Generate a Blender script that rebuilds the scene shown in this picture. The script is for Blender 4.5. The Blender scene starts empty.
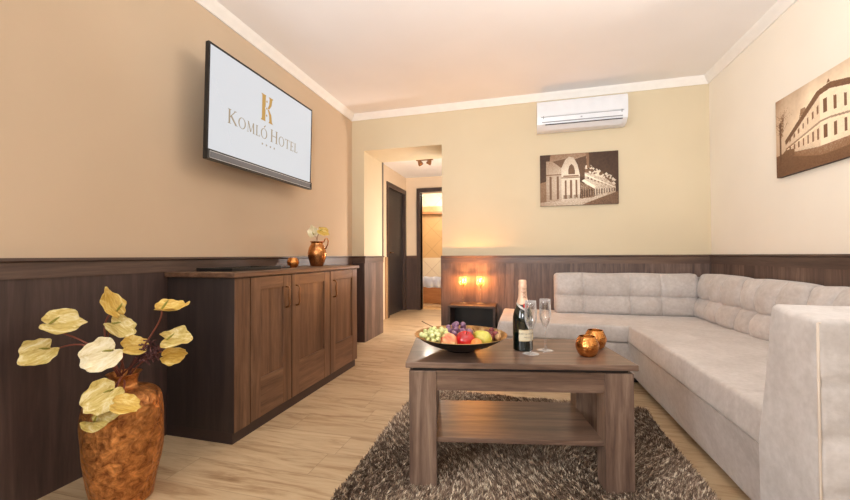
import bpy, bmesh, math, random
import numpy as np
from mathutils import Vector, Matrix, Euler
random.seed(7)
PI = math.pi
S = bpy.context.scene
COL = S.collection

# ---------------------------------------------------------------- camera frame (also used to find places in the room)
F = 377.0; YAW = math.radians(15); PIT = math.radians(.85); ROLL = math.radians(.27); EYE = Vector((0, 0, 1.0))
_f = Vector((-math.sin(YAW)*math.cos(PIT), math.cos(YAW)*math.cos(PIT), math.sin(PIT)))
_r0 = Vector((math.cos(YAW), math.sin(YAW), 0)); _u0 = _r0.cross(_f)
_r = math.cos(ROLL)*_r0 - math.sin(ROLL)*_u0; _u = _r.cross(_f)
def ray(x, y): return _f + (x-425)/F*_r - (y-250)/F*_u
def atz(x, y, z): v = ray(x, y); return EYE + v*((z-EYE.z)/v.z)
def att(x, y, t): return EYE + ray(x, y)*t

# ---------------------------------------------------------------- materials
def srgb(c):
    return tuple(((v/255)/12.92 if v/255 <= .04045 else ((v/255+.055)/1.055)**2.4) for v in c)
class N:
    def __init__(s, name):
        s.m = bpy.data.materials.new(name); s.m.use_nodes = True; s.t = s.m.node_tree
        s.n = s.t.nodes; s.b = s.n['Principled BSDF']
    def new(s, ty, **k):
        n = s.n.new(ty)
        for a, v in k.items():
            if a in n.inputs.keys() if isinstance(a, str) else False: n.inputs[a].default_value = v
            else: setattr(n, a, v)
        return n
    def l(s, a, b): s.t.links.new(a, b)
    def math(s, op, a, b=None):
        n = s.n.new('ShaderNodeMath'); n.operation = op
        for i, v in enumerate((a, b)):
            if v is None: continue
            if isinstance(v, (int, float)): n.inputs[i].default_value = v
            else: s.l(v, n.inputs[i])
        return n.outputs[0]
    def coord(s, scale=(1, 1, 1), kind='Object', rot=(0, 0, 0)):
        c = s.n.new('ShaderNodeTexCoord'); m = s.n.new('ShaderNodeMapping'); m.inputs['Scale'].default_value = scale
        m.inputs['Rotation'].default_value = rot
        s.l(c.outputs[kind], m.inputs[0]); return m.outputs[0]
    def noise(s, vec, scale=5, detail=4, rough=.5, dist=0):
        n = s.n.new('ShaderNodeTexNoise'); n.inputs['Scale'].default_value = scale; n.inputs['Detail'].default_value = detail
        n.inputs['Roughness'].default_value = rough; n.inputs['Distortion'].default_value = dist
        s.l(vec, n.inputs['Vector']); return n.outputs[0]
    def ramp(s, fac, stops):
        r = s.n.new('ShaderNodeValToRGB'); e = r.color_ramp.elements
        while len(e) < len(stops): e.new(.5)
        for i, (p, c) in enumerate(stops): e[i].position = p; e[i].color = (*srgb(c), 1)
        s.l(fac, r.inputs[0]); return r.outputs[0]
    def mix(s, fac, a, b, mode='MIX'):
        n = s.n.new('ShaderNodeMix'); n.data_type = 'RGBA'; n.blend_type = mode
        for i, v in ((0, fac), (6, a), (7, b)):
            if isinstance(v, (int, float)): n.inputs[i].default_value = v
            elif isinstance(v, tuple): n.inputs[i].default_value = (*v, 1)
            else: s.l(v, n.inputs[i])
        return n.outputs[2]
    def bump(s, h, strength=.2, dist=.01):
        b = s.n.new('ShaderNodeBump'); b.inputs['Strength'].default_value = strength; b.inputs['Distance'].default_value = dist
        s.l(h, b.inputs['Height']); s.l(b.outputs[0], s.b.inputs['Normal'])
    def set(s, **k):
        for a, v in k.items():
            s.b.inputs[a.replace('_', ' ')].default_value = v
        return s
def plain(name, c, rough=.5, metal=0, **k):
    n = N(name); n.b.inputs['Base Color'].default_value = (*srgb(c), 1)
    v = n.noise(n.coord((1, 1, 1)), 14, 3)
    n.l(n.mix(.10, srgb(c), n.ramp(v, [(.3, tuple(max(0, a-35) for a in c)), (.7, tuple(min(255, a+20) for a in c))])), n.b.inputs['Base Color'])
    n.set(Roughness=rough, Metallic=metal, **k); return n.m
def wood(name, dark, mid, light, axis='z', fine=1.0, rough=.4, boards=None, coat=0, spec=.5):
    n = N(name)
    st = {'x': (.7, 9, 9), 'y': (9, .7, 9), 'z': (9, 9, .7)}[axis]
    v = n.coord(tuple(a*fine for a in st))
    a = n.noise(v, 2.2, 6, .6, .8)
    v2 = n.coord(tuple(a*fine*5 for a in st)); b = n.noise(v2, 3, 3, .6, .3)
    s = n.math('ADD', n.math('MULTIPLY', a, .75), n.math('MULTIPLY', b, .25))
    c = n.ramp(s, [(.33, dark), (.5, mid), (.68, light)])
    if boards:
        sep = n.n.new('ShaderNodeSeparateXYZ'); n.l(n.coord(), sep.inputs[0])
        t = n.math('ADD', sep.outputs[0], n.math('MULTIPLY', sep.outputs[1], 1.0))
        q = n.math('DIVIDE', t, boards)
        wn = n.n.new('ShaderNodeTexWhiteNoise'); wn.noise_dimensions = '1D'; n.l(n.math('FLOOR', q), wn.inputs['W'])
        c = n.mix(n.math('MULTIPLY', wn.outputs[0], .75), c, srgb(dark))
        edge = n.math('LESS_THAN', n.math('FRACT', q), .02)
        c = n.mix(n.math('MULTIPLY', edge, .6), c, srgb(tuple(x*.5 for x in dark)))
    n.l(c, n.b.inputs['Base Color']); n.bump(b, .08, .004)
    n.set(Roughness=rough, Coat_Weight=coat, Coat_Roughness=.12, Specular_IOR_Level=spec); return n.m

def paint(name, c, bumpy=.08):
    n = N(name); v = n.noise(n.coord(), 1.3, 3)
    n.l(n.ramp(v, [(.3, tuple(x-3 for x in c)), (.7, tuple(min(255, x+3) for x in c))]), n.b.inputs['Base Color'])
    n.bump(n.noise(n.coord(), 260, 3), bumpy, .002); n.set(Roughness=.85, Specular_IOR_Level=.2); return n.m

M = {}
M['wall'] = paint('cream_wall_paint', (212, 197, 168))
M['wall_shaded'] = paint('cream_wall_paint_shaded', (202, 180, 154))  # the cream paint darkened, carries the left wall's shade in its colour
M['wall_lit'] = paint('cream_wall_paint_lit', (242, 234, 220))  # the cream paint lightened, carries the light falling on the right wall
M['wall_hall'] = paint('hall_wall_paint', (228, 208, 182))
M['ceiling'] = paint('ceiling_paint', (244, 241, 240))
M['crown'] = plain('crown_white', (240, 236, 230), .6)
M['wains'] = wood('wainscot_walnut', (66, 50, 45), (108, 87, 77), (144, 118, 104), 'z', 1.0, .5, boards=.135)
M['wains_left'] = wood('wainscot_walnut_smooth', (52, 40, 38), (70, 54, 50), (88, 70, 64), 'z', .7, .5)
M['cap'] = wood('cap_rail_walnut', (70, 52, 44), (92, 70, 58), (116, 92, 76), 'x', .8, .42)
M['cap_y'] = wood('cap_rail_walnut_lengthwise', (62, 48, 44), (84, 66, 58), (106, 86, 74), 'y', .8, .42)
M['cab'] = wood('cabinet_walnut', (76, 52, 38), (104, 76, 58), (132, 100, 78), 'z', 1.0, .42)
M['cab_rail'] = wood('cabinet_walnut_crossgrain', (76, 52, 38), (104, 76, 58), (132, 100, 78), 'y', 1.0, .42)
M['cab_shaded'] = wood('cabinet_walnut_shaded', (38, 30, 30), (50, 40, 38), (62, 50, 46), 'z', .8, .5)  # walnut darkened to put the shade of the near side into the colour
M['plinth'] = plain('plinth_dark', (56, 42, 40), .5)
M['table'] = wood('table_walnut', (84, 62, 52), (116, 92, 78), (146, 120, 102), 'x', 1.2, .36, coat=.22)
M['table_leg'] = wood('table_leg_walnut', (88, 68, 58), (122, 98, 84), (154, 130, 112), 'z', 1.2, .38)
M['dark'] = plain('recess_dark', (34, 28, 27), .6)
M['black'] = plain('black_plastic', (18, 18, 20), .35)
M['grey_bar'] = plain('brushed_grey_bar', (112, 114, 120), .35)
M['silver'] = plain('silver_edge', (206, 206, 208), .35)
M['ac'] = plain('air_conditioner_white', (222, 225, 230), .35)
M['ac_line'] = plain('air_conditioner_seam', (150, 152, 158), .5)
M['ac_dark'] = plain('air_outlet_dark', (60, 60, 64), .5)
M['door'] = wood('door_dark_wood', (30, 26, 28), (40, 36, 38), (50, 45, 46), 'z', .8, .35)
M['frame'] = wood('door_frame_wood', (46, 34, 32), (62, 48, 44), (78, 62, 56), 'z', .9, .4)
M['tan_wood'] = wood('casing_tan_wood', (150, 116, 84), (174, 138, 102), (196, 160, 122), 'z', .8, .5)
M['grey_trim'] = plain('grey_metal_trim', (138, 126, 116), .4, .3)
M['handle'] = plain('antique_brass', (150, 110, 80), .3, .9)
M['stand'] = wood('side_table_walnut', (58, 44, 40), (74, 58, 52), (90, 74, 66), 'x', 1.0, .6)

def floor_mat():
    n = N('oak_laminate_floor')
    sep = n.n.new('ShaderNodeSeparateXYZ'); n.l(n.coord(), sep.inputs[0]); X, Y = sep.outputs[0], sep.outputs[1]
    row = n.math('DIVIDE', Y, .192); ri = n.math('FLOOR', row)
    wn = n.n.new('ShaderNodeTexWhiteNoise'); wn.noise_dimensions = '1D'; n.l(ri, wn.inputs['W'])
    px = n.math('ADD', n.math('DIVIDE', X, 1.28), n.math('MULTIPLY', wn.outputs[0], 7.3)); pi_ = n.math('FLOOR', px)
    comb = n.n.new('ShaderNodeCombineXYZ'); n.l(ri, comb.inputs[0]); n.l(pi_, comb.inputs[1])
    w2 = n.n.new('ShaderNodeTexWhiteNoise'); w2.noise_dimensions = '2D'; n.l(comb.outputs[0], w2.inputs['Vector'])
    # grain, shifted per plank
    c2 = n.n.new('ShaderNodeCombineXYZ'); n.l(n.math('MULTIPLY', X, 1.3), c2.inputs[0]); n.l(n.math('MULTIPLY', Y, 9), c2.inputs[1]); n.l(n.math('MULTIPLY', w2.outputs[0], 40), c2.inputs[2])
    g = n.noise(c2.outputs[0], 1.6, 7, .62, 1.1)
    c3 = n.n.new('ShaderNodeCombineXYZ'); n.l(n.math('MULTIPLY', X, 5), c3.inputs[0]); n.l(n.math('MULTIPLY', Y, 70), c3.inputs[1]); n.l(w2.outputs[0], c3.inputs[2])
    fgr = n.noise(c3.outputs[0], 2, 3, .5)
    s = n.math('ADD', n.math('MULTIPLY', g, .8), n.math('MULTIPLY', fgr, .2))
    c = n.ramp(s, [(.28, (122, 90, 62)), (.38, (162, 133, 100)), (.50, (194, 170, 136)), (.72, (212, 191, 158))])
    c = n.mix(n.math('MULTIPLY', w2.outputs[0], .30), c, srgb((168, 138, 104)))
    e = n.math('MAXIMUM', n.math('LESS_THAN', n.math('FRACT', row), .018), n.math('LESS_THAN', n.math('FRACT', px), .003))
    c = n.mix(n.math('MULTIPLY', e, .3), c, srgb((84, 60, 40)))
    n.l(c, n.b.inputs['Base Color']); n.bump(fgr, .06, .002); n.set(Roughness=.42, Specular_IOR_Level=.45); return n.m
M['floor'] = floor_mat()

def fabric_mat():
    n = N('beige_velour'); v = n.noise(n.coord(), 5, 5, .6, .5); w = n.noise(n.coord(), 42, 3, .6)
    s = n.math('ADD', n.math('MULTIPLY', v, .6), n.math('MULTIPLY', w, .4))
    n.l(n.ramp(s, [(.3, (172, 163, 157)), (.5, (191, 183, 178)), (.7, (209, 202, 198))]), n.b.inputs['Base Color'])
    n.bump(n.noise(n.coord(), 300, 2), .15, .002)
    n.set(Roughness=.9, Sheen_Weight=.35, Sheen_Roughness=.5, Specular_IOR_Level=.15); return n.m
M['fabric'] = fabric_mat()
M['piping'] = plain('seam_thread', (204, 188, 172), .8)

def copper(name, c1, c2, rough=.28, sc=60, bs=.35, metal=1.0, nf=1.0):
    n = N(name)
    vo = n.n.new('ShaderNodeTexVoronoi'); vo.inputs['Scale'].default_value = sc; n.l(n.coord(), vo.inputs['Vector'])
    no = n.noise(n.coord(), 12*nf, 7, .7, .6)
    n.l(n.ramp(no, [(.35, c1), (.65, c2)]), n.b.inputs['Base Color'])
    n.bump(vo.outputs[0], bs, .006); n.set(Roughness=rough, Metallic=metal); return n.m
M['copper'] = copper('crackled_copper', (170, 92, 40), (246, 184, 108), .2, 120, .22)
M['copper_floor'] = copper('aged_copper_leaf', (112, 62, 32), (226, 158, 92), .42, 48, .7, .75, 2.2)
M['copper_jug'] = copper('polished_copper', (150, 92, 50), (230, 166, 106), .24, 30, .2)
M['bronze'] = copper('bronze_rim', (150, 116, 74), (214, 174, 116), .4, 60, .3)
M['bowl_out'] = plain('bowl_black_lacquer', (28, 25, 26), .3)
M['vase_in'] = plain('vase_inside_dark', (40, 26, 18), .7)
def glass(name, c=(255, 255, 255), rough=.0, ior=1.45):
    n = N(name); n.b.inputs['Base Color'].default_value = (*srgb(c), 1); n.set(Transmission_Weight=1.0, Roughness=rough, IOR=ior); return n.m
def thin_glass(name, tint, edge):
    n = N(name); t = n.t; out = n.n['Material Output']
    tr = n.n.new('ShaderNodeBsdfTransparent'); tr.inputs[0].default_value = (*tint, 1)
    gl = n.n.new('ShaderNodeBsdfGlossy'); gl.inputs['Roughness'].default_value = .12; gl.inputs[0].default_value = (1, 1, 1, 1)
    df = n.n.new('ShaderNodeBsdfDiffuse'); df.inputs[0].default_value = (*edge, 1)  # white diffuse at grazing angles paints the bright highlights on glass edges
    lw_ = n.n.new('ShaderNodeLayerWeight'); lw_.inputs[0].default_value = .35
    m1 = n.n.new('ShaderNodeMixShader'); m2 = n.n.new('ShaderNodeMixShader')
    n.l(n.math('MULTIPLY', n.math('POWER', lw_.outputs['Facing'], 1.5), .95), m1.inputs[0]); n.l(tr.outputs[0], m1.inputs[1]); n.l(df.outputs[0], m1.inputs[2])
    n.l(n.math('ADD', n.math('MULTIPLY', lw_.outputs['Fresnel'], .5), .05), m2.inputs[0]); n.l(m1.outputs[0], m2.inputs[1]); n.l(gl.outputs[0], m2.inputs[2])
    n.l(m2.outputs[0], out.inputs[0]); return n.m
M['glass'] = thin_glass('clear_glass', (.97, .97, .97), (1, 1, 1))
M['amber'] = thin_glass('warm_candle_glass', (1, .94, .84), (1, .8, .5))
M['bottle'] = plain('bottle_green_glass', (14, 24, 20), .06, 0, Coat_Weight=.6, Coat_Roughness=.03)
M['foil'] = plain('gold_pink_foil', (222, 184, 156), .45, .15)
M['label'] = plain('cream_label', (226, 216, 188), .6)
M['seal'] = plain('red_wax_seal', (176, 28, 26), .4)
M['ink'] = plain('dark_print', (70, 52, 30), .6)
M['foil_ink'] = plain('red_brown_print', (128, 70, 48), .5)
M['gold_ink'] = plain('gold_print', (196, 158, 82), .45, .3)
M['sash'] = plain('silver_sash', (196, 190, 182), .4, .3)
M['wick'] = plain('candle_wax', (250, 222, 170), .6)
def emit(name, c, st):
    n = N(name); n.b.inputs['Base Color'].default_value = (.02, .02, .02, 1)
    n.b.inputs['Emission Color'].default_value = (*srgb(c), 1); n.b.inputs['Emission Strength'].default_value = st; n.set(Roughness=.25); return n.m
M['screen'] = emit('lit_screen', (240, 242, 246), .74)
M['screen_gold'] = emit('screen_gold', (204, 158, 78), .8)
M['screen_grey'] = emit('screen_bronze_grey', (178, 160, 132), .75)
M['flame'] = emit('candle_flame', (255, 170, 70), 22)
M['amber_cup'] = emit('glowing_candle_cup', (255, 150, 60), .9)
M['tile'] = None
def tile_mat():
    n = N('bathroom_tiles'); sep = n.n.new('ShaderNodeSeparateXYZ'); n.l(n.coord(), sep.inputs[0]); X, Z = sep.outputs[0], sep.outputs[2]
    a = n.math('FRACT', n.math('DIVIDE', n.math('ADD', X, Z), .46)); b = n.math('FRACT', n.math('DIVIDE', n.math('SUBTRACT', X, Z), .46))
    e = n.math('MAXIMUM', n.math('LESS_THAN', a, .025), n.math('LESS_THAN', b, .025))
    base = n.mix(n.math('GREATER_THAN', Z, .95), srgb((232, 214, 184)), srgb((214, 172, 116)))
    base = n.mix(n.math('GREATER_THAN', Z, 2.12), base, srgb((236, 222, 196)))
    n.l(n.mix(n.math('MULTIPLY', e, .5), base, srgb((150, 104, 60))), n.b.inputs['Base Color']); n.set(Roughness=.3); return n.m
M['tile'] = tile_mat()
def floortile_mat():
    n = N('bathroom_floor_tiles'); sep = n.n.new('ShaderNodeSeparateXYZ'); n.l(n.coord(), sep.inputs[0])
    e = n.math('MAXIMUM', n.math('LESS_THAN', n.math('FRACT', n.math('DIVIDE', sep.outputs[0], .33)), .03), n.math('LESS_THAN', n.math('FRACT', n.math('DIVIDE', sep.outputs[1], .33)), .03))
    n.l(n.mix(e, srgb((226, 186, 130)), srgb((170, 124, 78))), n.b.inputs['Base Color']); n.set(Roughness=.3); return n.m
M['ftile'] = floortile_mat()
M['ceramic'] = plain('white_ceramic', (240, 238, 236), .15)
M['towel'] = plain('white_towel', (240, 240, 246), .9)
M['mat'] = plain('bath_mat_beige', (186, 150, 110), .9)
M['bath_wood'] = wood('bath_panel_wood', (140, 86, 44), (168, 110, 62), (190, 132, 78), 'x', 1, .4)

def vcol(name, rough=.7, attr='Col', rnd=0.0, sheen=0):
    n = N(name); a = n.n.new('ShaderNodeVertexColor'); a.layer_name = attr; n.l(a.outputs[0], n.b.inputs['Base Color']); n.set(Roughness=rough, Specular_IOR_Level=.25, Sheen_Weight=sheen); return n.m
M['print'] = vcol('sepia_canvas_print', .6)
M['pile'] = vcol('shaggy_pile', .85)
M['canvas_edge'] = plain('canvas_edge', (70, 52, 40), .8)
def petal_mat(name, a, b, c):
    n = N(name); v = n.noise(n.coord((1, .35, 1)), 42, 5, .7, 1.2)
    n.l(n.ramp(v, [(.33, a), (.50, b), (.64, c)]), n.b.inputs['Base Color'])
    n.bump(n.noise(n.coord((1, .4, 1)), 70, 4, .6), .5, .006)
    n.set(Roughness=.5, Subsurface_Weight=.1, Subsurface_Radius=(.02, .015, .006)); return n.m
M['petal'] = petal_mat('cream_yellow_spathe', (168, 140, 62), (206, 184, 108), (228, 216, 168))
M['petal_pale'] = petal_mat('pale_cream_spathe', (202, 184, 128), (226, 214, 176), (238, 230, 206))
M['petal_gold'] = petal_mat('yellow_spathe', (176, 134, 50), (208, 172, 78), (224, 202, 126))
M['spadix'] = plain('green_spadix', (150, 146, 62), .6)
M['stem'] = plain('reddish_stem', (120, 62, 46), .5)
M['dry'] = plain('dry_purple_twig', (92, 56, 56), .8)

# ---------------------------------------------------------------- mesh helpers
def obj(name, bm, mat, parent=None, smooth=False, loc=None, rot=None):
    me = bpy.data.meshes.new(name)
    if isinstance(bm, bmesh.types.BMesh):
        bmesh.ops.recalc_face_normals(bm, faces=bm.faces) if not getattr(bm, '_keep', False) else None
        bm.to_mesh(me); bm.free()
    else: me = bm; me.name = name
    o = bpy.data.objects.new(name, me); COL.objects.link(o)
    for m in (mat if isinstance(mat, (list, tuple)) else [mat]): me.materials.append(m)
    if smooth:
        for p in me.polygons: p.use_smooth = True
    if loc is not None: o.location = loc
    if rot is not None: o.rotation_euler = rot
    if parent: o.parent = parent
    return o
def autosm(o, ang=40):
    me = o.data
    for p in me.polygons: p.use_smooth = True
    try: me.set_sharp_from_angle(angle=math.radians(ang))
    except Exception: pass
    return o
def tag(o, label=None, cat=None, group=None, kind=None):
    if label: o['label'] = label
    if cat: o['category'] = cat
    if group: o['group'] = group
    if kind: o['kind'] = kind
    return o
def thing(name, label, cat, loc=(0, 0, 0), rz=0, group=None):
    o = bpy.data.objects.new(name, None); COL.objects.link(o); o.empty_display_size = .1
    o.location = loc; o.rotation_euler = (0, 0, rz); return tag(o, label, cat, group)
def bx(bm, x0, x1, y0, y1, z0, z1, bev=0.0, mi=0):
    r = bmesh.ops.create_cube(bm, size=1.0)
    for v in r['verts']:
        v.co = Vector((x0+(v.co.x+.5)*(x1-x0), y0+(v.co.y+.5)*(y1-y0), z0+(v.co.z+.5)*(z1-z0)))
    fs = {f for v in r['verts'] for f in v.link_faces}
    for f in fs: f.material_index = mi
    if bev > 0:
        es = list({e for v in r['verts'] for e in v.link_edges})
        bmesh.ops.bevel(bm, geom=es, offset=bev, segments=2, affect='EDGES', profile=.6)
    return r['verts']
def box(*a, bev=0.0):
    bm = bmesh.new(); bx(bm, *a, bev=bev); return bm
def lathe(bm, prof, seg=32, c=(0, 0, 0), mi=0):
    rings = []
    for (r, z) in prof:
        if r < 1e-5: rings.append([bm.verts.new((c[0], c[1], c[2]+z))])
        else: rings.append([bm.verts.new((c[0]+r*math.cos(2*PI*i/seg), c[1]+r*math.sin(2*PI*i/seg), c[2]+z)) for i in range(seg)])
    for a, b in zip(rings, rings[1:]):
        for i in range(seg):
            j = (i+1) % seg
            if len(a) == 1 and len(b) == 1: continue
            if len(a) == 1: f = bm.faces.new((a[0], b[j], b[i]))
            elif len(b) == 1: f = bm.faces.new((a[i], a[j], b[0]))
            else: f = bm.faces.new((a[i], a[j], b[j], b[i]))
            f.material_index = mi
    return bm
def L(prof, seg=32): return lathe(bmesh.new(), prof, seg)
def tube(bm, pts, rad, seg=8):
    pts = [Vector(p) for p in pts]
    rads = rad if isinstance(rad, (list, tuple)) else [rad]*len(pts)
    rings = []; up = Vector((.13, .31, .94)).normalized()
    for i, p in enumerate(pts):
        d = (pts[min(i+1, len(pts)-1)]-pts[max(i-1, 0)]).normalized()
        a = d.cross(up)
        if a.length < .05: a = d.cross(Vector((1, 0, 0)))
        a.normalize(); b = d.cross(a)
        rings.append([bm.verts.new(p+rads[i]*(math.cos(2*PI*k/seg)*a+math.sin(2*PI*k/seg)*b)) for k in range(seg)])
    for A, B in zip(rings, rings[1:]):
        for k in range(seg): bm.faces.new((A[k], A[(k+1) % seg], B[(k+1) % seg], B[k]))
    bm.faces.new(rings[0][::-1]); bm.faces.new(rings[-1]); return bm
def bez(p0, p1, p2, p3, n=12):
    p0, p1, p2, p3 = map(Vector, (p0, p1, p2, p3)); out = []
    for i in range(n+1):
        t = i/n; out.append((1-t)**3*p0+3*(1-t)**2*t*p1+3*(1-t)*t*t*p2+t**3*p3)
    return out
def samples(h, r, n):
    """edge-dense positions across -h..h"""
    e = [h-r*(1-math.sin(a)) for a in (0, .35, .7, 1.1, PI/2)]
    inner = [(-1+2*i/n)*(h-r) for i in range(n+1)]
    return sorted([-x for x in e[1:]]+inner+e[1:])
def rbox(size, r, n=(6, 6, 6), disp=None):
    """rounded box, centred at origin; disp(v) displaces vertices"""
    h = [s/2 for s in size]; ax = [samples(h[i], r, n[i]) for i in range(3)]
    bm = bmesh.new(); cache = {}
    def vert(i, j, k):
        key = (i, j, k)
        if key not in cache:
            p = Vector((ax[0][i], ax[1][j], ax[2][k]))
            q = Vector([max(-(h[m]-r), min(h[m]-r, p[m])) for m in range(3)]); d = p-q
            if d.length > 1e-9:
                d = Vector([d[m] for m in range(3)]); p = q+d.normalized()*r
            cache[key] = bm.verts.new(p)
        return cache[key]
    nx, ny, nz = (len(a)-1 for a in ax)
    for i in range(nx):
        for j in range(ny):
            bm.faces.new((vert(i, j, 0), vert(i, j+1, 0), vert(i+1, j+1, 0), vert(i+1, j, 0)))
            bm.faces.new((vert(i, j, nz), vert(i+1, j, nz), vert(i+1, j+1, nz), vert(i, j+1, nz)))
    for i in range(nx):
        for k in range(nz):
            bm.faces.new((vert(i, 0, k), vert(i+1, 0, k), vert(i+1, 0, k+1), vert(i, 0, k+1)))
            bm.faces.new((vert(i, ny, k), vert(i, ny, k+1), vert(i+1, ny, k+1), vert(i+1, ny, k)))
    for j in range(ny):
        for k in range(nz):
            bm.faces.new((vert(0, j, k), vert(0, j, k+1), vert(0, j+1, k+1), vert(0, j+1, k)))
            bm.faces.new((vert(nx, j, k), vert(nx, j+1, k), vert(nx, j+1, k+1), vert(nx, j, k+1)))
    if disp:
        for v in bm.verts: v.co = disp(v.co.copy())
    return bm
def wob(p, a=.004, f=7):
    return a*(math.sin(p.x*f+1.3*p.y*f)*.5+math.sin(p.y*f*1.7+2.1+p.z*f)*.3+math.sin((p.x-p.z)*f*2.3+.7)*.2)

# ---------------------------------------------------------------- room shell
XL, XR, YB, ZC = -1.971, 1.655, 4.05, 2.65
Y0 = -2.6
def struct(name, bm, mat): return tag(obj(name, bm, mat), kind='structure')
struct('floor', box(XL-.4, XR+.15, Y0, 6.78, -.06, 0), M['floor'])
struct('ceiling', box(XL-.15, XR+.15, Y0, YB+.06, ZC, ZC+.06), M['ceiling'])
# left wall with a tall window opening assumed behind the camera
bm = bmesh.new()
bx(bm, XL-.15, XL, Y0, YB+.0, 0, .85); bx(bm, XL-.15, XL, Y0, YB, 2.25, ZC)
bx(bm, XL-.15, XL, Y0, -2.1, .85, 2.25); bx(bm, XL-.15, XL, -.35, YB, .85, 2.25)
struct('wall_left', bm, M['wall_shaded'])
struct('wall_right', box(XR, XR+.15, Y0, YB+.15, 0, ZC), M['wall_lit'])
bm = bmesh.new(); bx(bm, XL-.15, XR+.15, Y0-.15, Y0, 0, .85); bx(bm, XL-.15, XR+.15, Y0-.15, Y0, 2.25, ZC)  # rear wall opening added to let in fill light
bx(bm, XL-.15, -1.2, Y0-.15, Y0, .85, 2.25); bx(bm, 1.0, XR+.15, Y0-.15, Y0, .85, 2.25)
struct('wall_rear', bm, M['wall'])
# windows out of view, left one assumed and rear one added: frame + glazing bars
def window(name, a, b, axis):
    bm = bmesh.new()
    for k in range(4):
        t = a+(b-a)*k/3
        if axis == 'y': bx(bm, XL-.09, XL-.04, t-.03, t+.03, .85, 2.25)
        else: bx(bm, t-.03, t+.03, Y0-.09, Y0-.04, .85, 2.25)
    for z in (.87, 2.21):
        if axis == 'y': bx(bm, XL-.09, XL-.04, a, b, z, z+.04)
        else: bx(bm, a, b, Y0-.09, Y0-.04, z, z+.04)
    struct(name, bm, M['crown'])
window('assumed_window_left', -2.1, -.35, 'y'); window('added_window_rear', -1.2, 1.0, 'x')
# far wall: strip, deep passage piers and lintel
RX0, RX1, RY = -1.817, -.889, 4.62     # opening, back of passage
LZ = 2.224
bm = bmesh.new()
bx(bm, XL-.5, RX0, YB, RY, 0, ZC)
bx(bm, RX0, RX1, YB, RY, LZ, ZC)
bx(bm, RX1, XR+.15, YB, YB+.18, 0, ZC)
bx(bm, RX1, RX1+.12, YB+.18, RY, 0, ZC)
struct('wall_back', bm, M['wall'])
# hall beyond
HXL, HYB, HZ = -2.16, 6.70, 2.45
bm = bmesh.new()
bx(bm, HXL-.12, HXL, RY, 5.74, 0, HZ); bx(bm, HXL-.12, HXL, 5.74, 6.60, 2.15, HZ); bx(bm, HXL-.12, HXL, 6.60, HYB, 0, HZ)
struct('wall_hall_left', bm, M['wall_hall'])
BX0, BX1 = -1.88, -1.05
bm = bmesh.new()
bx(bm, HXL-.12, BX0, HYB, HYB+.12, 0, HZ); bx(bm, BX0, BX1, HYB, HYB+.12, 2.16, HZ); bx(bm, BX1, .2, HYB, HYB+.12, 0, HZ)
struct('wall_hall_back', bm, M['wall_hall'])
struct('wall_hall_right', box(-.4, -.28, YB+.18, HYB, 0, HZ), M['wall_hall'])
struct('ceiling_hall', box(HXL-.12, .2, RY, HYB+.1, HZ, HZ+.06), M['ceiling'])
# bathroom
BY = 8.3
bm = bmesh.new(); bx(bm, -3.2, .2, BY, BY+.1, 0, 2.5)
struct('wall_bath_back', bm, M['tile'])
struct('wall_bath_left', box(-3.3, -3.2, HYB+.12, BY+.1, 0, 2.5), M['tile'])
struct('wall_bath_right', box(-.6, -.5, HYB+.12, BY, 0, 2.5), M['tile'])
struct('ceiling_bath', box(-3.3, .2, HYB, BY+.1, 2.5, 2.56), M['ceiling'])
struct('floor_bath', box(-3.3, .2, 6.78, BY+.1, -.06, 0), M['ftile'])

# crown moulding
def crown_profile(): return [(0, 0), (.012, 0), (.02, .018), (.045, .04), (.052, .055), (.058, .065), (0, .065)]
def sweep(bm, prof, p0, p1, inward, up=Vector((0, 0, 1))):
    rings = []
    for p, m in ((Vector(p0[0]), p0[1]), (Vector(p1[0]), p1[1])):
        d = (Vector(p1[0])-Vector(p0[0])).normalized()
        rings.append([bm.verts.new(p+Vector(inward)*a+up*b+d*m*a) for a, b in prof])
    n = len(prof)
    for i in range(n): bm.faces.new((rings[0][i], rings[1][i], rings[1][(i+1) % n], rings[0][(i+1) % n]))
    bm.faces.new(rings[0][::-1]); bm.faces.new(rings[1])
cz = ZC-.065
bm = bmesh.new(); sweep(bm, crown_profile(), ((XL, Y0, cz), 0), ((XL, YB, cz), -1), (1, 0, 0)); autosm(struct('trim_1', bm, M['crown']), 30)
bm = bmesh.new(); sweep(bm, crown_profile(), ((XL, YB, cz), 1), ((XR, YB, cz), -1), (0, -1, 0)); autosm(struct('trim_2', bm, M['crown']), 30)
bm = bmesh.new(); sweep(bm, crown_profile(), ((XR, Y0, cz), 0), ((XR, YB, cz), -1), (-1, 0, 0)); autosm(struct('trim_3', bm, M['crown']), 30)

# wainscot panels and cap rails
def cap_prof(): return [(0, 0), (.018, 0), (.018, .065), (.024, .068), (.032, .072), (.032, .084), (0, .084)]
WZ = .914
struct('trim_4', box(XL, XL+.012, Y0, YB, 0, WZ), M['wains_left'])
struct('trim_5', box(RX1, XR, YB-.012, YB, 0, WZ), M['wains'])
struct('trim_6', box(XR-.012, XR, Y0, YB-.012, 0, WZ), M['wains'])
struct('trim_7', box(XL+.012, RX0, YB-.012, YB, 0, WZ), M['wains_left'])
struct('trim_8', box(RX0, RX0+.012, YB-.012, RY, 0, WZ), M['wains'])
bm = bmesh.new(); sweep(bm, cap_prof(), ((XL, Y0, WZ), 0), ((XL, YB, WZ), -1), (1, 0, 0)); struct('trim_9', bm, M['cap_y'])
bm = bmesh.new(); sweep(bm, cap_prof(), ((RX1, YB, WZ), 0), ((XR, YB, WZ), -1), (0, -1, 0)); struct('trim_10', bm, M['cap'])
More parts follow.
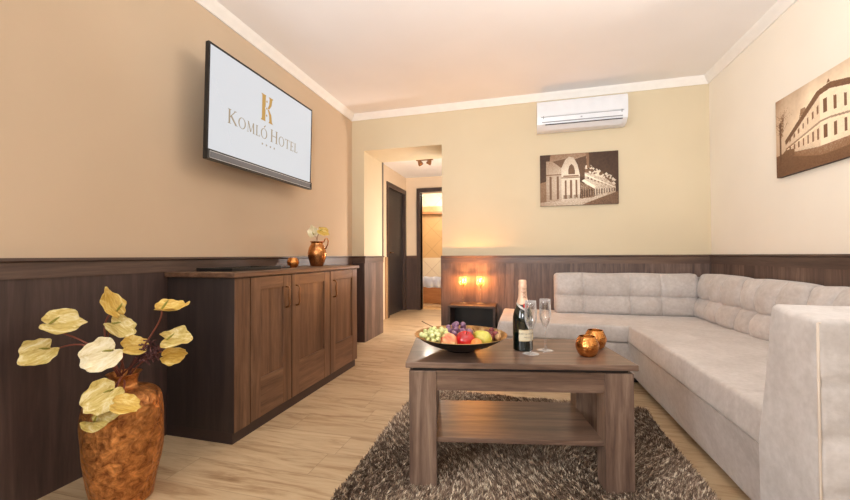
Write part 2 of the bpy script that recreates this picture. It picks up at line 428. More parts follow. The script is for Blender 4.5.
bm = bmesh.new(); sweep(bm, cap_prof(), ((XR, Y0, WZ), 0), ((XR, YB, WZ), -1), (-1, 0, 0)); struct('trim_11', bm, M['cap_y'])
bm = bmesh.new(); sweep(bm, cap_prof(), ((XL, YB, WZ), 1), ((RX0, YB, WZ), 1), (0, -1, 0)); struct('trim_12', bm, M['cap'])
bm = bmesh.new(); sweep(bm, cap_prof(), ((RX0, YB, WZ), -1), ((RX0, RY, WZ), 0), (1, 0, 0)); struct('trim_13', bm, M['cap_y'])
# end post of the wainscot beside the opening
struct('trim_14', box(RX1-.012, RX1, YB-.018, YB+.18, 0, WZ+.084), M['cap'])
# hall wainscot
struct('trim_15', box(HXL, BX0-.06, HYB-.012, HYB, 0, .95), M['wains_left'])
bm = bmesh.new(); sweep(bm, [(a, b*.6) for a, b in cap_prof()], ((HXL, HYB, .95), 0), ((BX0-.06, HYB, .95), 0), (0, -1, 0)); struct('trim_16', bm, M['cap'])
# slim grey corner profile at the passage's rear edge
struct('trim_17', box(RX0-.004, RX0+.014, RY-.006, RY+.02, WZ+.08, LZ), M['grey_trim'])
struct('trim_18', box(HXL, HXL+.02, 5.60, 5.70, 0, .98), M['tan_wood'])
# hall door (left) with its frame
bm = bmesh.new()
bx(bm, HXL-.10, HXL+.02, 5.68, 5.76, 0, 2.2); bx(bm, HXL-.10, HXL+.02, 6.58, 6.66, 0, 2.2); bx(bm, HXL-.10, HXL+.02, 5.76, 6.58, 2.12, 2.2)
struct('trim_19', bm, M['frame'])
d = thing('door_1', None, None, (HXL-.05, 5.76, 0)); d['kind'] = 'structure'
bm = bmesh.new(); bx(bm, -.02, .02, .0, .82, .01, 2.12, .002)
for (a, b, c, e) in ((.12, .70, 1.15, 2.0), (.12, .70, .15, 1.0)):
    bx(bm, .018, .026, a, b, c, e, .004)
obj('door_leaf', bm, M['door'], d)
bm = bmesh.new(); bx(bm, .02, .03, .06, .10, .95, 1.15); tube(bm, [(.03, .08, 1.05), (.07, .08, 1.05), (.07, .19, 1.05)], .009)
obj('door_handle', bm, M['handle'], d)
# bathroom door frame
bm = bmesh.new()
bx(bm, BX0-.065, BX0+.0, HYB-.03, HYB+.14, 0, 2.24); bx(bm, BX1, BX1+.065, HYB-.03, HYB+.14, 0, 2.24); bx(bm, BX0, BX1, HYB-.03, HYB+.14, 2.165, 2.24)
struct('trim_20', bm, M['frame'])

# ---------------------------------------------------------------- hall lamp
hl = thing('ceiling_spotlight', 'small brass twin spotlight bar on the hallway ceiling', 'lamp', (-1.46, 5.45, HZ))
obj('mounting_bar', box(-.13, .13, -.025, .025, -.022, 0, bev=.006), M['handle'], hl)
for s in (-1, 1):
    bm = L([(0, 0), (.02, 0), (.035, -.04), (.04, -.07), (.034, -.07), (.02, -.02), (0, -.02)], 20)
    h = autosm(obj('spot_head', bm, M['handle'], hl, loc=(s*.09, 0, -.02), rot=(0, s*.5, 0)))
    obj('bulb', L([(0, -.066), (.018, -.062), (.03, -.05), (.02, -.035), (0, -.03)], 16), M['amber_cup'], h, smooth=True)

# ---------------------------------------------------------------- bathroom fittings
t = thing('bathtub', 'white bathtub with wooden side panel seen through the bathroom doorway', 'bathtub', (-1.9, 7.75, 0))
obj('side_panel', box(-.14, .9, -.3, -.27, .03, .40), M['bath_wood'], t)
bm = rbox((1.1, .78, .22), .08, (4, 4, 2)); 
for v in bm.verts: v.co.z += .42; v.co.x += .4; v.co.y += .08
obj('tub', bm, M['ceramic'], t, smooth=True)
def drape(w, d, h):
    bm = bmesh.new(); n = 14; rows = []
    path = [(d*.9, 0), (d*.5, .012), (.02, .008), (-.02, -.02), (-.028, -h*.5), (-.02, -h)]
    for (y, z) in path:
        rows.append([bm.verts.new((-w/2+w*i/n, y+.012*math.sin(i*1.3+z*9), z+.008*math.sin(i*.9))) for i in range(n+1)])
    for A, B in zip(rows, rows[1:]):
        for i in range(n): bm.faces.new((A[i], A[i+1], B[i+1], B[i]))
    bmesh.ops.solidify(bm, geom=bm.faces[:], thickness=.012); return bm
tw = obj('bath_towel', drape(.42, .3, .2), M['towel'], smooth=True, loc=(-1.86, 7.46, .55))
tag(tw, 'white towel draped over the tub edge in the bathroom', 'towel')
rg = obj('bath_mat', rbox((.5, .34, .02), .009, (6, 4, 1), lambda p: p+Vector((0, 0, .003*math.sin(p.x*40)))), M['mat'], smooth=True, loc=(-1.72, 7.22, .011))
tag(rg, 'beige bath mat on the bathroom floor', 'bath mat')
sh = thing('bathroom_shelf', 'narrow brown shelf high on the bathroom wall', 'shelf', (-1.9, BY, 1.93))
obj('shelf_board', box(-.5, .5, -.16, 0, 0, .05), M['bath_wood'], sh)
for s in (-.4, .4): obj('bracket', box(s-.015, s+.015, -.12, 0, -.08, 0), M['handle'], sh)

# ---------------------------------------------------------------- television
TX = -1.79
tv = thing('television', 'large flat television with a white hotel logo screen on the left wall', 'television', (TX, 2.322, 1.57), 0)
TW, TH = 1.095, .687
# local: y along wall, z up, +x to the room
bm = bmesh.new(); bx(bm, -.022, -.008, -TW/2, TW/2, 0, TH, .003); bx(bm, -.06, -.022, -.42, .42, .06, .56, .012)
tv.rotation_euler = (0, math.radians(1.5), 0)
obj('casing', bm, M['black'], tv)
bm = bmesh.new(); b = .012
bx(bm, -.010, .004, -TW/2, -TW/2+b, .05, TH); bx(bm, -.010, .004, TW/2-b*.7, TW/2, .05, TH); bx(bm, -.010, .004, -TW/2+b, TW/2-b*.7, TH-b, TH)
obj('bezel', bm, M['black'], tv)
sc = obj('screen', box(-.008, .001, -TW/2+b, TW/2-b*.7, .062, TH-b), M['screen'], tv)
bm = bmesh.new(); bx(bm, -.012, .016, -TW/2, TW/2, 0, .06, .004); tb = obj('speaker_bar', bm, M['black'], tv)
obj('speaker_grille', box(.016, .018, -TW/2+.02, TW/2-.03, .014, .045), M['grey_bar'], tb)
bm = bmesh.new(); bx(bm, .016, .0185, -TW/2+.012, TW/2-.02, .046, .0495); bx(bm, .016, .0185, -TW/2+.012, TW/2-.02, .008, .0115)
bx(bm, .016, .0185, -TW/2+.012, -TW/2+.0145, .009, .0485)
obj('trim_line', bm, M['silver'], tb)
bm = bmesh.new(); bx(bm, -.178, -.165, -.16, .16, .2, .48); bx(bm, -.17, -.07, -.09, -.06, .24, .44); bx(bm, -.17, -.07, .06, .09, .24, .44)
obj('wall_bracket', bm, M['black'], tv)

def lettering(bm, kind, ox, oz, h, put):
    """one classical capital; put(u,v)->Vector; thick/thin strokes with serifs"""
    T, tn = .15*h, .055*h
    def quad(pts):
        bm.faces.new([bm.verts.new(put(ox+a, oz+c)) for a, c in pts])
    def st(p, q, w):
        d = Vector((q[0]-p[0], q[1]-p[1])); n = Vector((-d.y, d.x)).normalized()*w/2
        quad([(p[0]-n.x, p[1]-n.y), (q[0]-n.x, q[1]-n.y), (q[0]+n.x, q[1]+n.y), (p[0]+n.x, p[1]+n.y)])
    def serif(x, y, w=.30): st((x-w*h/2, y), (x+w*h/2, y), .04*h)
    def ring(cx, rx, ry, n=28):
        cy = h/2; o = []; i_ = []
        for k in range(n):
            a = 2*PI*k/n
            o.append(bm.verts.new(put(ox+cx+rx*math.cos(a), oz+cy+ry*math.sin(a))))
            i_.append(bm.verts.new(put(ox+cx+(rx-T*.95)*math.cos(a+.0), oz+cy+(ry-tn)*math.sin(a))))
        for k in range(n): j = (k+1) % n; bm.faces.new((o[k], o[j], i_[j], i_[k]))
    if kind == 'K':
        st((.15*h, 0), (.15*h, h), T); serif(.15*h, .02*h); serif(.15*h, .98*h)
        st((.22*h, .48*h), (.68*h, .97*h), tn*1.2); st((.30*h, .56*h), (.78*h, .02*h), T); serif(.68*h, .98*h, .25); serif(.8*h, .02*h, .22); return .9*h
    if kind in 'OÓ':
        ring(.47*h, .47*h, .52*h)
        if kind == 'Ó': st((.45*h, 1.12*h), (.66*h, 1.34*h), T*.7)
        return .98*h
    if kind == 'M':
        st((.14*h, 0), (.18*h, h), tn); st((.18*h, h), (.52*h, .08*h), T*.9); st((.52*h, .05*h), (.86*h, h), tn); st((.86*h, h), (.92*h, 0), T); serif(.13*h, .02*h, .24); serif(.93*h, .02*h, .3); serif(.14*h, .98*h, .16); serif(.9*h, .98*h, .16); return 1.1*h
    if kind == 'L':
        st((.15*h, 0), (.15*h, h), T); serif(.15*h, .98*h); st((.0, .03*h), (.56*h, .03*h), tn); st((.55*h, 0), (.58*h, .22*h), tn); return .62*h
    if kind == 'H':
        st((.15*h, 0), (.15*h, h), T); st((.75*h, 0), (.75*h, h), T); st((.15*h, .52*h), (.75*h, .52*h), tn)
        for a in (.15, .75):
            serif(a*h, .02*h); serif(a*h, .98*h)
        return .95*h
    if kind == 'T':
        st((.4*h, 0), (.4*h, h), T); serif(.4*h, .02*h); st((.02*h, .97*h), (.78*h, .97*h), tn); st((.03*h, .8*h), (.03*h, h), tn); st((.77*h, .8*h), (.77*h, h), tn); return .84*h
    if kind == 'E':
        st((.15*h, 0), (.15*h, h), T); st((.0, .03*h), (.56*h, .03*h), tn); st((.0, .97*h), (.53*h, .97*h), tn); st((.15*h, .52*h), (.45*h, .52*h), tn)
        st((.55*h, 0), (.57*h, .2*h), tn); st((.53*h, .8*h), (.53*h, h), tn); st((.45*h, .42*h), (.45*h, .62*h), tn); return .64*h
    return .4*h
def word(bm, txt, u0, v0, h, put, big=1.28, sp=.1, width=None):
    u = u0
    for i, ch in enumerate(txt):
        if ch == ' ': u += .36*h; continue
        hh = h*big if ch in 'kh' else h
        k = ch.upper()
        u += lettering(bm, k, u, v0, hh, put)+sp*h
    return u-u0
put = lambda u, v: Vector((.0016, u, v))
tb_ = bmesh.new(); wlen = word(tb_, 'kOMLÓ hOTEL', 0, 0, .062, put); tb_.free()
bm = bmesh.new(); hh = .060*.77/wlen
word(bm, 'kOMLÓ hOTEL', -.77/2-.005, .262, hh, put)
obj('hotel_name', bm, M['screen_grey'], sc)
# golden K emblem
bm = bmesh.new()
def poly(bm, pts, x=.0016): bm.faces.new([bm.verts.new((x, a, b)) for a, b in pts])
cx, cy, hK = -.03, .388, .185
def P(a, b): return (cx+a*hK, cy+b*hK)
poly(bm, [P(-.34, 1.0), P(-.06, 1.0), P(-.08, .93), P(-.08, .56), P(-.12, .5), P(-.08, .44), P(-.08, .07), P(-.06, 0), P(-.34, 0), P(-.28, .07), P(-.28, .93)])
poly(bm, [P(.08, 1.0), P(.36, 1.0), P(.30, .93), P(.26, .70), P(.13, .52), P(.05, .52), P(.05, .56), P(.12, .70), P(.14, .93)])
poly(bm, [P(.13, .50), P(.26, .34), P(.31, .07), P(.38, 0), P(.10, 0), P(.15, .07), P(.13, .30), P(.05, .46), P(.05, .50)])
for q in (.78, .51, .24):
    poly(bm, [P(-.01-.045, q), P(-.01, q+.055), P(-.01+.045, q), P(-.01, q-.055)])
obj('letter_emblem', bm, M['screen_gold'], sc)
for k in range(4):
    bm = bmesh.new()
    c0 = (-.005+(k-1.5)*.043, .222); pts = []
    for j in range(10):
        r = .011 if j % 2 == 0 else .0048; a = PI/2+j*PI/5; pts.append((c0[0]+r*math.cos(a), c0[1]+r*math.sin(a)))
    poly(bm, pts); obj('star', bm, M['screen_grey'], sc)

# ---------------------------------------------------------------- wall air conditioner
ac = thing('air_conditioner', 'white split air conditioner high on the back wall', 'air conditioner', (.522, YB, 2.235))
prof = [(0, .01), (-.06, .0), (-.135, .012), (-.185, .05), (-.203, .11), (-.205, .22), (-.19, .265), (-.15, .285), (0, .285)]
def extr(prof, x0, x1, ins=0):
    bm = bmesh.new(); A = [bm.verts.new((x0, a, b)) for a, b in prof]; B = [bm.verts.new((x1, a, b)) for a, b in prof]; n = len(prof)
    for i in range(n): bm.faces.new((A[i], A[(i+1) % n], B[(i+1) % n], B[i]))
    bm.faces.new(A); bm.faces.new(B[::-1]); return bm
bm = extr(prof, -.405, .405); bmesh.ops.bevel(bm, geom=[e for e in bm.edges if len(e.link_faces) == 2 and abs(e.calc_face_angle(0)) > 1.2], offset=.008, segments=2, affect='EDGES')
autosm(obj('housing', bm, M['ac'], ac), 35)
autosm(obj('front_panel', extr([(-.19, .118), (-.2085, .122), (-.2095, .215), (-.196, .262), (-.18, .262)], -.375, .375), M['ac'], ac), 35)
bm = bmesh.new(); bx(bm, -.37, .37, -.2075, -.195, .110, .1145); bx(bm, -.36, .36, -.203, -.18, .062, .0665)
for s in (-.345, .352): bx(bm, s-.003, s+.003, -.2075, -.2, .095, .125)
obj('panel_seam', bm, M['ac_line'], ac)
obj('outlet_flap', extr([(-.13, .004), (-.188, .043), (-.186, .047), (-.128, .012)], -.33, .36), M['ac'], ac)
obj('outlet_gap', extr([(-.187, .036), (-.1925, .040), (-.1925, .044), (-.187, .044)], -.33, .36), M['ac_dark'], ac)
obj('indicator', box(-.008, .008, -.2105, -.205, .082, .09), M['ac_line'], ac)

# ---------------------------------------------------------------- canvas prints (flat sepia street photographs)
def fillpoly(img, pts, col, nz=0, rs=None):
    h, w = img.shape[:2]; yy, xx = np.mgrid[0:h, 0:w]; u = (xx+.5)/w; v = (yy+.5)/h
    ins = np.zeros((h, w), bool); n = len(pts)
    for i in range(n):
        x1, y1 = pts[i]; x2, y2 = pts[(i+1) % n]
        if y1 == y2: continue
        c = ((y1 > v) != (y2 > v)) & (u < (x2-x1)*(v-y1)/(y2-y1)+x1); ins ^= c
    c = np.array(col, float)
    img[ins] = c + (rs.normal(0, nz, (ins.sum(), 1)) if nz else 0)
def fnoise(rs, h, w, n):
    g = rs.rand(n, int(n*w/h)+1); yi = np.linspace(0, g.shape[0]-1.001, h); xi = np.linspace(0, g.shape[1]-1.001, w)
    y0 = yi.astype(int); x0 = xi.astype(int); fy = (yi-y0)[:, None]; fx = (xi-x0)[None]
    return (g[y0][:, x0]*(1-fy)*(1-fx)+g[y0+1][:, x0]*fy*(1-fx)+g[y0][:, x0+1]*(1-fy)*fx+g[y0+1][:, x0+1]*fy*fx)
def lerp(a, b, t): return (a[0]+(b[0]-a[0])*t, a[1]+(b[1]-a[1])*t)
def facade_windows(img, tl, tr, br, bl, n, rows, col, rs, wf=.5):
    for r0, r1 in rows:
        for i in range(n):
            a, b = (i+.5-wf/2)/n, (i+.5+wf/2)/n
            q = []
            for s, t in ((a, r0), (b, r0), (b, r1), (a, r1)):
                q.append(lerp(lerp(tl, tr, s), lerp(bl, br, s), t))
            fillpoly(img, q, col, .01, rs)
def sep(v):
    d, l = np.array(srgb((42, 28, 24))), np.array(srgb((250, 238, 216))); v = np.clip(v, 0, 1)[..., None]
    m = np.array(srgb((140, 108, 82)))
    return np.where(v < .5, d+(m-d)*v*2, m+(l-m)*(v*2-1))
def market_print():
    rs = np.random.RandomState(3); h, w = 150, 210; im = np.zeros((h, w, 1))+.1
    im[:] = .10+.05*fnoise(rs, h, w, 6)[..., None]
    F_ = lambda p, c, n=.02: fillpoly(im, p, [c], n, rs)
    F_([(0.05, .0), (.62, 0), (.60, .14), (.3, .22), (0.08, .2)], .62, .03)
    F_([(0, 0), (.14, 0), (.12, .2), (0, .2)], .1)
    F_([(.44, .12), (.60, .06), (.62, .5), (.44, .42)], .22, .05)        # dark roof
    F_([(.14, .14), (.40, .08), (.33, .3), (.2, .3)], .30, .05)
    F_([(.08, .13), (.16, .13), (.28, .27), (.28, .9), (.08, .92)], .66, .04)
    F_([(.28, .28), (.33, .12), (.38, .06), (.44, .08), (.49, .22), (.52, .42), (.52, .88), (.28, .92)], .78, .04)   # gable
    F_([(.0, .55), (.08, .52), (.08, .95), (0, .95)], .5, .06)
    F_([(.37, .32), (.385, .24), (.41, .20), (.44, .24), (.455, .32), (.455, .40), (.37, .40)], .30, .04)
    F_([(.58, .36), (.8, .46), (.96, .66), (.96, .80), (.58, .84)], .72, .10)   # receding row
    F_([(.58, .30), (.8, .40), (.97, .62), (.96, .66), (.8, .46), (.58, .38)], .35, .08)
    for k in range(60):
        t = rs.rand(); x = .6+.36*t; y = .34+.3*t-rs.rand()*.12; s = .012+.012*rs.rand(); F_([(x-s, y), (x, y-s*1.3), (x+s, y), (x, y+s*1.3)], .85 if rs.rand() > .4 else .3)
    F_([(.60, .0), (.635, .0), (.64, .3), (.61, .3)], .5)
    F_([(.0, .93), (.52, .875), (.98, .78), (1, .78), (1, 1), (0, 1)], .74, .08)   # street
    F_([(.62, .95), (1, .76), (1, 1), (.55, 1)], .36, .1)
    facade_windows(im, (.09, .42), (.28, .42), (.28, .88), (.09, .9), 2, [(.02, .97)], [.34], rs, .32)
    facade_windows(im, (.30, .5), (.51, .5), (.51, .86), (.30, .9), 3, [(0.04, .95)], [.38], rs, .36)
    facade_windows(im, (.30, .42), (.51, .42), (.51, .46), (.30, .46), 1, [(0, .6)], [.45], rs, .95)
    facade_windows(im, (.60, .4), (.95, .66), (.95, .70), (.6, .52), 8, [(0.1, .8)], [.3], rs, .45)
    F_([(.58, .40), (.96, .68), (.96, .70), (.58, .44)], .9); F_([(.52, .56), (.70, .68), (.70, .86), (.53, .88)], .40, .14); F_([(.54, .54), (.575, .51), (.72, .655), (.70, .70)], .92)
    for k in range(14): x = .54+.031*k; F_([(x, .70), (x+.011, .70), (x+.012, .86-.008*k), (x, .865-.008*k)], .12)
    for k in range(16): x = .30+.014*k+.005*rs.rand(); F_([(x, .80), (x+.006, .80), (x+.007, .875), (x, .875)], .3)
    F_([(.08, .385), (.28, .385), (.28, .405), (.08, .405)], .4); F_([(.28, .455), (.52, .455), (.52, .475), (.28, .475)], .45)
    im[..., 0] += .05*(fnoise(rs, h, w, 40)-.5)
    yy, xx = np.mgrid[0:h, 0:w]; r = np.hypot(xx/w-.45, (yy/h-.55)); im[..., 0] *= np.clip(1.25-r*.75, .3, 1.1)
    return sep(im[..., 0])
def corner_print():
    rs = np.random.RandomState(5); h, w = 150, 210; im = np.zeros((h, w, 1))
    yy, xx = np.mgrid[0:h, 0:w]; im[..., 0] = .86+.16*(fnoise(rs, h, w, 5)-.5)-.35*np.clip(.15-yy/h, 0, 1)
    F_ = lambda p, c, n=.02: fillpoly(im, p, [c], n, rs)
    F_([(0, .72), (.3, .7), (1, .62), (1, 1), (0, 1)], .36, .05)
    # building: left receding wing, corner, right wing
    F_([(.13, .57), (.53, .20), (.53, .88), (.13, .75)], .80, .03)
    F_([(.53, .20), (.63, .19), (.63, .88), (.53, .88)], .93, .02)
    F_([(.63, .19), (1, .33), (1, .86), (.63, .88)], .88, .02)
    F_([(.12, .56), (.50, .155), (.63, .13), (1, .27), (1, .34), (.63, .20), (.53, .215), (.13, .62)], .30, .04)
    F_([(.60, .13), (.615, .08), (.635, .13)], .35); F_([(.30, .36), (.32, .26), (.37, .26), (.38, .29)], .5)
    for a, b, c, d in (((.13, .66), (.53, .50), .022, .55), ((.53, .50), (.63, .50), .022, .55), ((.63, .50), (1, .57), .022, .55), ((.13, .68), (.53, .535), .012, .95), ((.63, .535), (1, .6), .012, .97)):
        F_([a, b, (b[0], b[1]+c), (a[0], a[1]+c)], d)
    F_([(.13, .72), (.53, .79), (.63, .79), (1, .78), (1, .86), (.63, .89), (.53, .89), (.13, .76)], .52, .03)
    facade_windows(im, (.16, .55), (.53, .22), (.53, .76), (.16, .72), 7, [(.16, .34), (.66, .9)], [.42], rs, .34)
    facade_windows(im, (.53, .22), (.63, .21), (.63, .76), (.53, .76), 1, [(.12, .40), (.64, .92)], [.30], rs, .36)
    facade_windows(im, (.63, .22), (1, .36), (1, .74), (.63, .76), 4, [(.12, .40), (.66, .94)], [.32], rs, .28)
    F_([(.02, .76), (.13, .68), (.24, .70), (.24, .78), (.02, .80)], .38, .06)
    # bare tree on the left
    for k in range(46):
        a = -PI/2+rs.normal(0, .9); x, y = .05+rs.rand()*.05, .5-rs.rand()*.25; l = .08+.14*rs.rand()
        x2, y2 = x+l*math.cos(a)*.8, y+l*math.sin(a); F_([(x, y), (x+.008, y), (x2+.003, y2)], .42)
    F_([(.045, .85), (.05, .3), (.075, .3), (.07, .85)], .3)
    im[..., 0] += .05*(fnoise(rs, h, w, 40)-.5)
    r = np.hypot(xx/w-.6, (yy/h-.45)); im[..., 0] *= np.clip(1.35-r*.85, .3, 1.1)
    return np.clip(sep(im[..., 0])*np.array([1.08, .98, .88]), 0, 1)
def canvas(name, label, W_, H_, img, loc, rz):
    t = thing(name, label, 'picture', loc, rz)
    obj('canvas', box(0, W_, 0, .028, 0, H_, bev=.002), M['canvas_edge'], t)
    h, w = img.shape[:2]
    vs = [(W_*i/w, -.0006, H_*(1-j/h)) for j in range(h+1) for i in range(w+1)]
    fs = [((j+1)*(w+1)+i, (j+1)*(w+1)+i+1, j*(w+1)+i+1, j*(w+1)+i) for j in range(h) for i in range(w)]
    me = bpy.data.meshes.new('printed_photograph'); me.from_pydata(vs, [], fs)
    at_ = me.color_attributes.new('Col', 'FLOAT_COLOR', 'CORNER')
    c = np.ones((h*w, 4, 4), np.float32); c[:, :, :3] = img.reshape(-1, 1, 3)
    at_.data.foreach_set('color', c.ravel()); obj('printed_photograph', me, M['print'], t); return t
canvas('canvas_print', 'sepia canvas of a gabled market hall street, hanging below the air conditioner', .73, .52, market_print(), (.146, YB-.029, 1.497), 0)
canvas('canvas_print', 'sepia canvas of a white corner building hanging on the right wall', .74, .51, corner_print(), (XR-.029, 3.04, 1.505), -PI/2)

# ---------------------------------------------------------------- sideboard cabinet
CF, CY0, CY1, CT = -1.50, 1.68, 3.19, .913
cb = thing('sideboard', 'dark walnut sideboard with three panelled doors against the left wall', 'sideboard', (-1.74, 2.48, 0))
def c2l(bm): 
    bmesh.ops.translate(bm, vec=(1.74, -2.48, 0), verts=bm.verts); return bm
cbk = -1.955
bm = bmesh.new(); bx(bm, cbk, CF-.02, CY0+.02, CY1-.02, .07, CT-.028)
obj('carcass', c2l(bm), M['cab'], cb)
bm = bmesh.new(); bx(bm, cbk, CF-.004, CY0, CY0+.02, .06, CT-.028, .002); obj('side_panel', c2l(bm), M['cab_shaded'], cb)
bm = bmesh.new(); bx(bm, cbk, CF-.004, CY1-.02, CY1, .06, CT-.028, .002); obj('side_panel', c2l(bm), M['cab'], cb)
bm = bmesh.new(); bx(bm, cbk, CF-.016, CY0+.002, CY1-.02, 0, .07); obj('plinth', c2l(bm), M['plinth'], cb)
bm = bmesh.new(); bx(bm, cbk, CF+.014, CY0-.02, CY1+.015, CT-.026, CT, .004); obj('top', c2l(bm), M['cab_rail'], cb)
bm = bmesh.new(); bx(bm, CF-.02, CF, CY0+.001, 1.795, .062, CT-.03, .002); obj('corner_stile', c2l(bm), M['cab'], cb)
def cdoor(y0, y1, hy):
    z0, z1 = .066, CT-.032; s = .085; B = .225
    bm = bmesh.new()
    bx(bm, CF-.02, CF+.0, y0+.002, y0+s, z0, z1, .0025); bx(bm, CF-.02, CF+.0, y1-s, y1-.002, z0, z1, .0025)
    d = obj('door', c2l(bm), M['cab'], cb)
    bm = bmesh.new(); bx(bm, CF-.02, CF-.0008, y0+s, y1-s, z1-.075, z1, .003); obj('door_rail', c2l(bm), M['cab_rail'], d)
    bm = bmesh.new(); bx(bm, CF-.02, CF-.0008, y0+s, y1-s, z0, z0+B, .003); obj('door_rail', c2l(bm), M['cab_rail'], d)
    bm = bmesh.new(); bx(bm, CF-.02, CF-.011, y0+s, y1-s, z0+B, z1-.075); obj('door_panel', c2l(bm), M['cab'], d)
    bm = bmesh.new(); tube(bm, [(CF, hy, .805), (CF+.02, hy, .802), (CF+.028, hy, .785), (CF+.024, hy, .74), (CF+.028, hy, .695), (CF+.02, hy, .675), (CF, hy, .672)], [.006, .006, .007, .009, .007, .006, .006])
    autosm(obj('handle', c2l(bm), M['handle'], d), 60)
cdoor(1.80, 2.183, 2.125); cdoor(2.188, 2.69, 2.235); cdoor(2.695, 3.172, 2.745)

# things on the sideboard
fo = thing('serving_tray', 'flat black tray lying on the front end of the sideboard', 'tray', (-1.75, 2.04, CT), 0)
bm = bmesh.new(); bx(bm, -.12, .12, -.24, .2, 0, .008, .003); obj('base', bm, M['black'], fo)
bm = bmesh.new(); bx(bm, -.125, -.115, -.245, .205, 0, .02, .003); bx(bm, .115, .125, -.245, .205, 0, .02, .003); bx(bm, -.125, .125, -.245, -.235, 0, .02, .003); bx(bm, -.125, .125, .195, .205, 0, .02, .003)
obj('rim', bm, M['black'], fo)
rm = thing('remote_control', 'slim black remote control on the sideboard between tray and copper pot', 'remote control', (-1.70, 2.36, CT), .12)
obj('body', rbox((.045, .17, .018), .008, (3, 6, 1)), M['black'], rm, smooth=True, loc=(0, 0, .0095))
bm = bmesh.new()
for i in range(3):
    for j in range(6): bx(bm, -.014+i*.011, -.007+i*.011, -.06+j*.02, -.05+j*.02, .018, .0200)
obj('buttons', bm, M['grey_bar'], rm)

def pot_prof(r, h):
    out = [(0, 0), (r*.55, 0), (r*.82, h*.16), (r, h*.45), (r*.97, h*.66), (r*.80, h*.88), (r*.70, h)]
    inn = [(r*.66, h*.99), (r*.76, h*.86), (r*.92, h*.62), (r*.94, h*.45), (r*.76, h*.2), (0, h*.12)]
    return out+inn
def smoothprof(p, k=3):
    out = []
    for i in range(len(p)-1):
        a = p[max(i-1, 0)]; b = p[i]; c = p[i+1]; d = p[min(i+2, len(p)-1)]
        for j in range(k):
            t = j/k
            f = lambda q: .5*((2*b[q])+(-a[q]+c[q])*t+(2*a[q]-5*b[q]+4*c[q]-d[q])*t*t+(-a[q]+3*b[q]-3*c[q]+d[q])*t**3)
            out.append((max(0, f(0)), f(1)))
    out.append(p[-1]); return out
def copper_pot(loc, label, r=.042, h=.072, group=None):
    t = thing('candle_holder', label, 'candle holder', loc, 0, group)
    bm = L(smoothprof(pot_prof(r, h), 2), 36); obj('pot', bm, M['copper'], t, smooth=True)
    w = obj('candle', L([(0, h*.14), (r*.5, h*.14), (r*.5, h*.5), (0, h*.5)], 20), M['wick'], t)
    return t
copper_pot((-1.72, 2.52, CT), 'round copper candle holder on the sideboard beside the copper jug', .043, .075)
# jug
jp = Vector((-1.75, 2.915, CT))
jg = thing('copper_jug', 'copper jug with a ring handle and dark foot on the sideboard', 'jug', jp, .5)
pr_ = smoothprof([(0, 0), (.046, 0), (.06, .025), (.074, .075), (.078, .115), (.068, .16), (.052, .19), (.05, .2), (.06, .212), (.056, .214), (.045, .2), (.048, .186), (.064, .155), (.073, .115), (.066, .07), (0, .02)], 2)
obj('body', L(pr_, 40), M['copper_jug'], jg, smooth=True)
bm = bmesh.new(); tube(bm, [(.055+.0, 0, .205), (.066, .0, .235), (.083, 0, .24), (.094, 0, .222), (.09, 0, .19), (.072, 0, .15)], .0055)
obj('handle', bm, M['copper_jug'], jg, smooth=True)

# ---------------------------------------------------------------- flowers
def spathe_bm(size, cup=.25, wave=.12, seed=0, asp=.8):
    rs = random.Random(seed); bm = bmesh.new(); n, m = 14, 48
    ph = [rs.random()*6 for _ in range(3)]; rows = [[bm.verts.new((0, 0, 0))]]
    for i in range(1, n+1):
        r = i/n; row = []
        for k in range(m):
            a = 2*PI*k/m
            # heart: tip towards +y, notch at -y
            R = .5*(1+.10*math.cos(a-PI/2)+.14*abs(math.cos(a))**1.5)*(1-.42*math.exp(-((a-1.5*PI)/.30)**2))*(1+.16*math.exp(-((a-.5*PI)/.22)**2))
            edge = 1+.04*math.sin(5*a+ph[0])*r+.03*math.sin(11*a+ph[1])*r
            x = r*R*math.cos(a)*asp*edge; y = r*R*math.sin(a)*edge
            z = cup*(x*x*1.8+y*y)*1.2 + wave*r*r*.25*math.sin(3*a+ph[2]) + .02*r**3*math.sin(8*a+ph[1]) + .05*abs(x) + .02*math.sin(12*x+ph[0])*r + .012*abs(math.sin(a*6))*r
            row.append(bm.verts.new((x*size, y*size, z*size)))
        rows.append(row)
    for k in range(m): bm.faces.new((rows[0][0], rows[1][k], rows[1][(k+1) % m]))
    for A, B in zip(rows[1:], rows[2:]):
        for k in range(m): bm.faces.new((A[k], B[k], B[(k+1) % m], A[(k+1) % m]))
    bmesh.ops.recalc_face_normals(bm, faces=bm.faces)
    bmesh.ops.solidify(bm, geom=bm.faces[:], thickness=size*.012); return bm
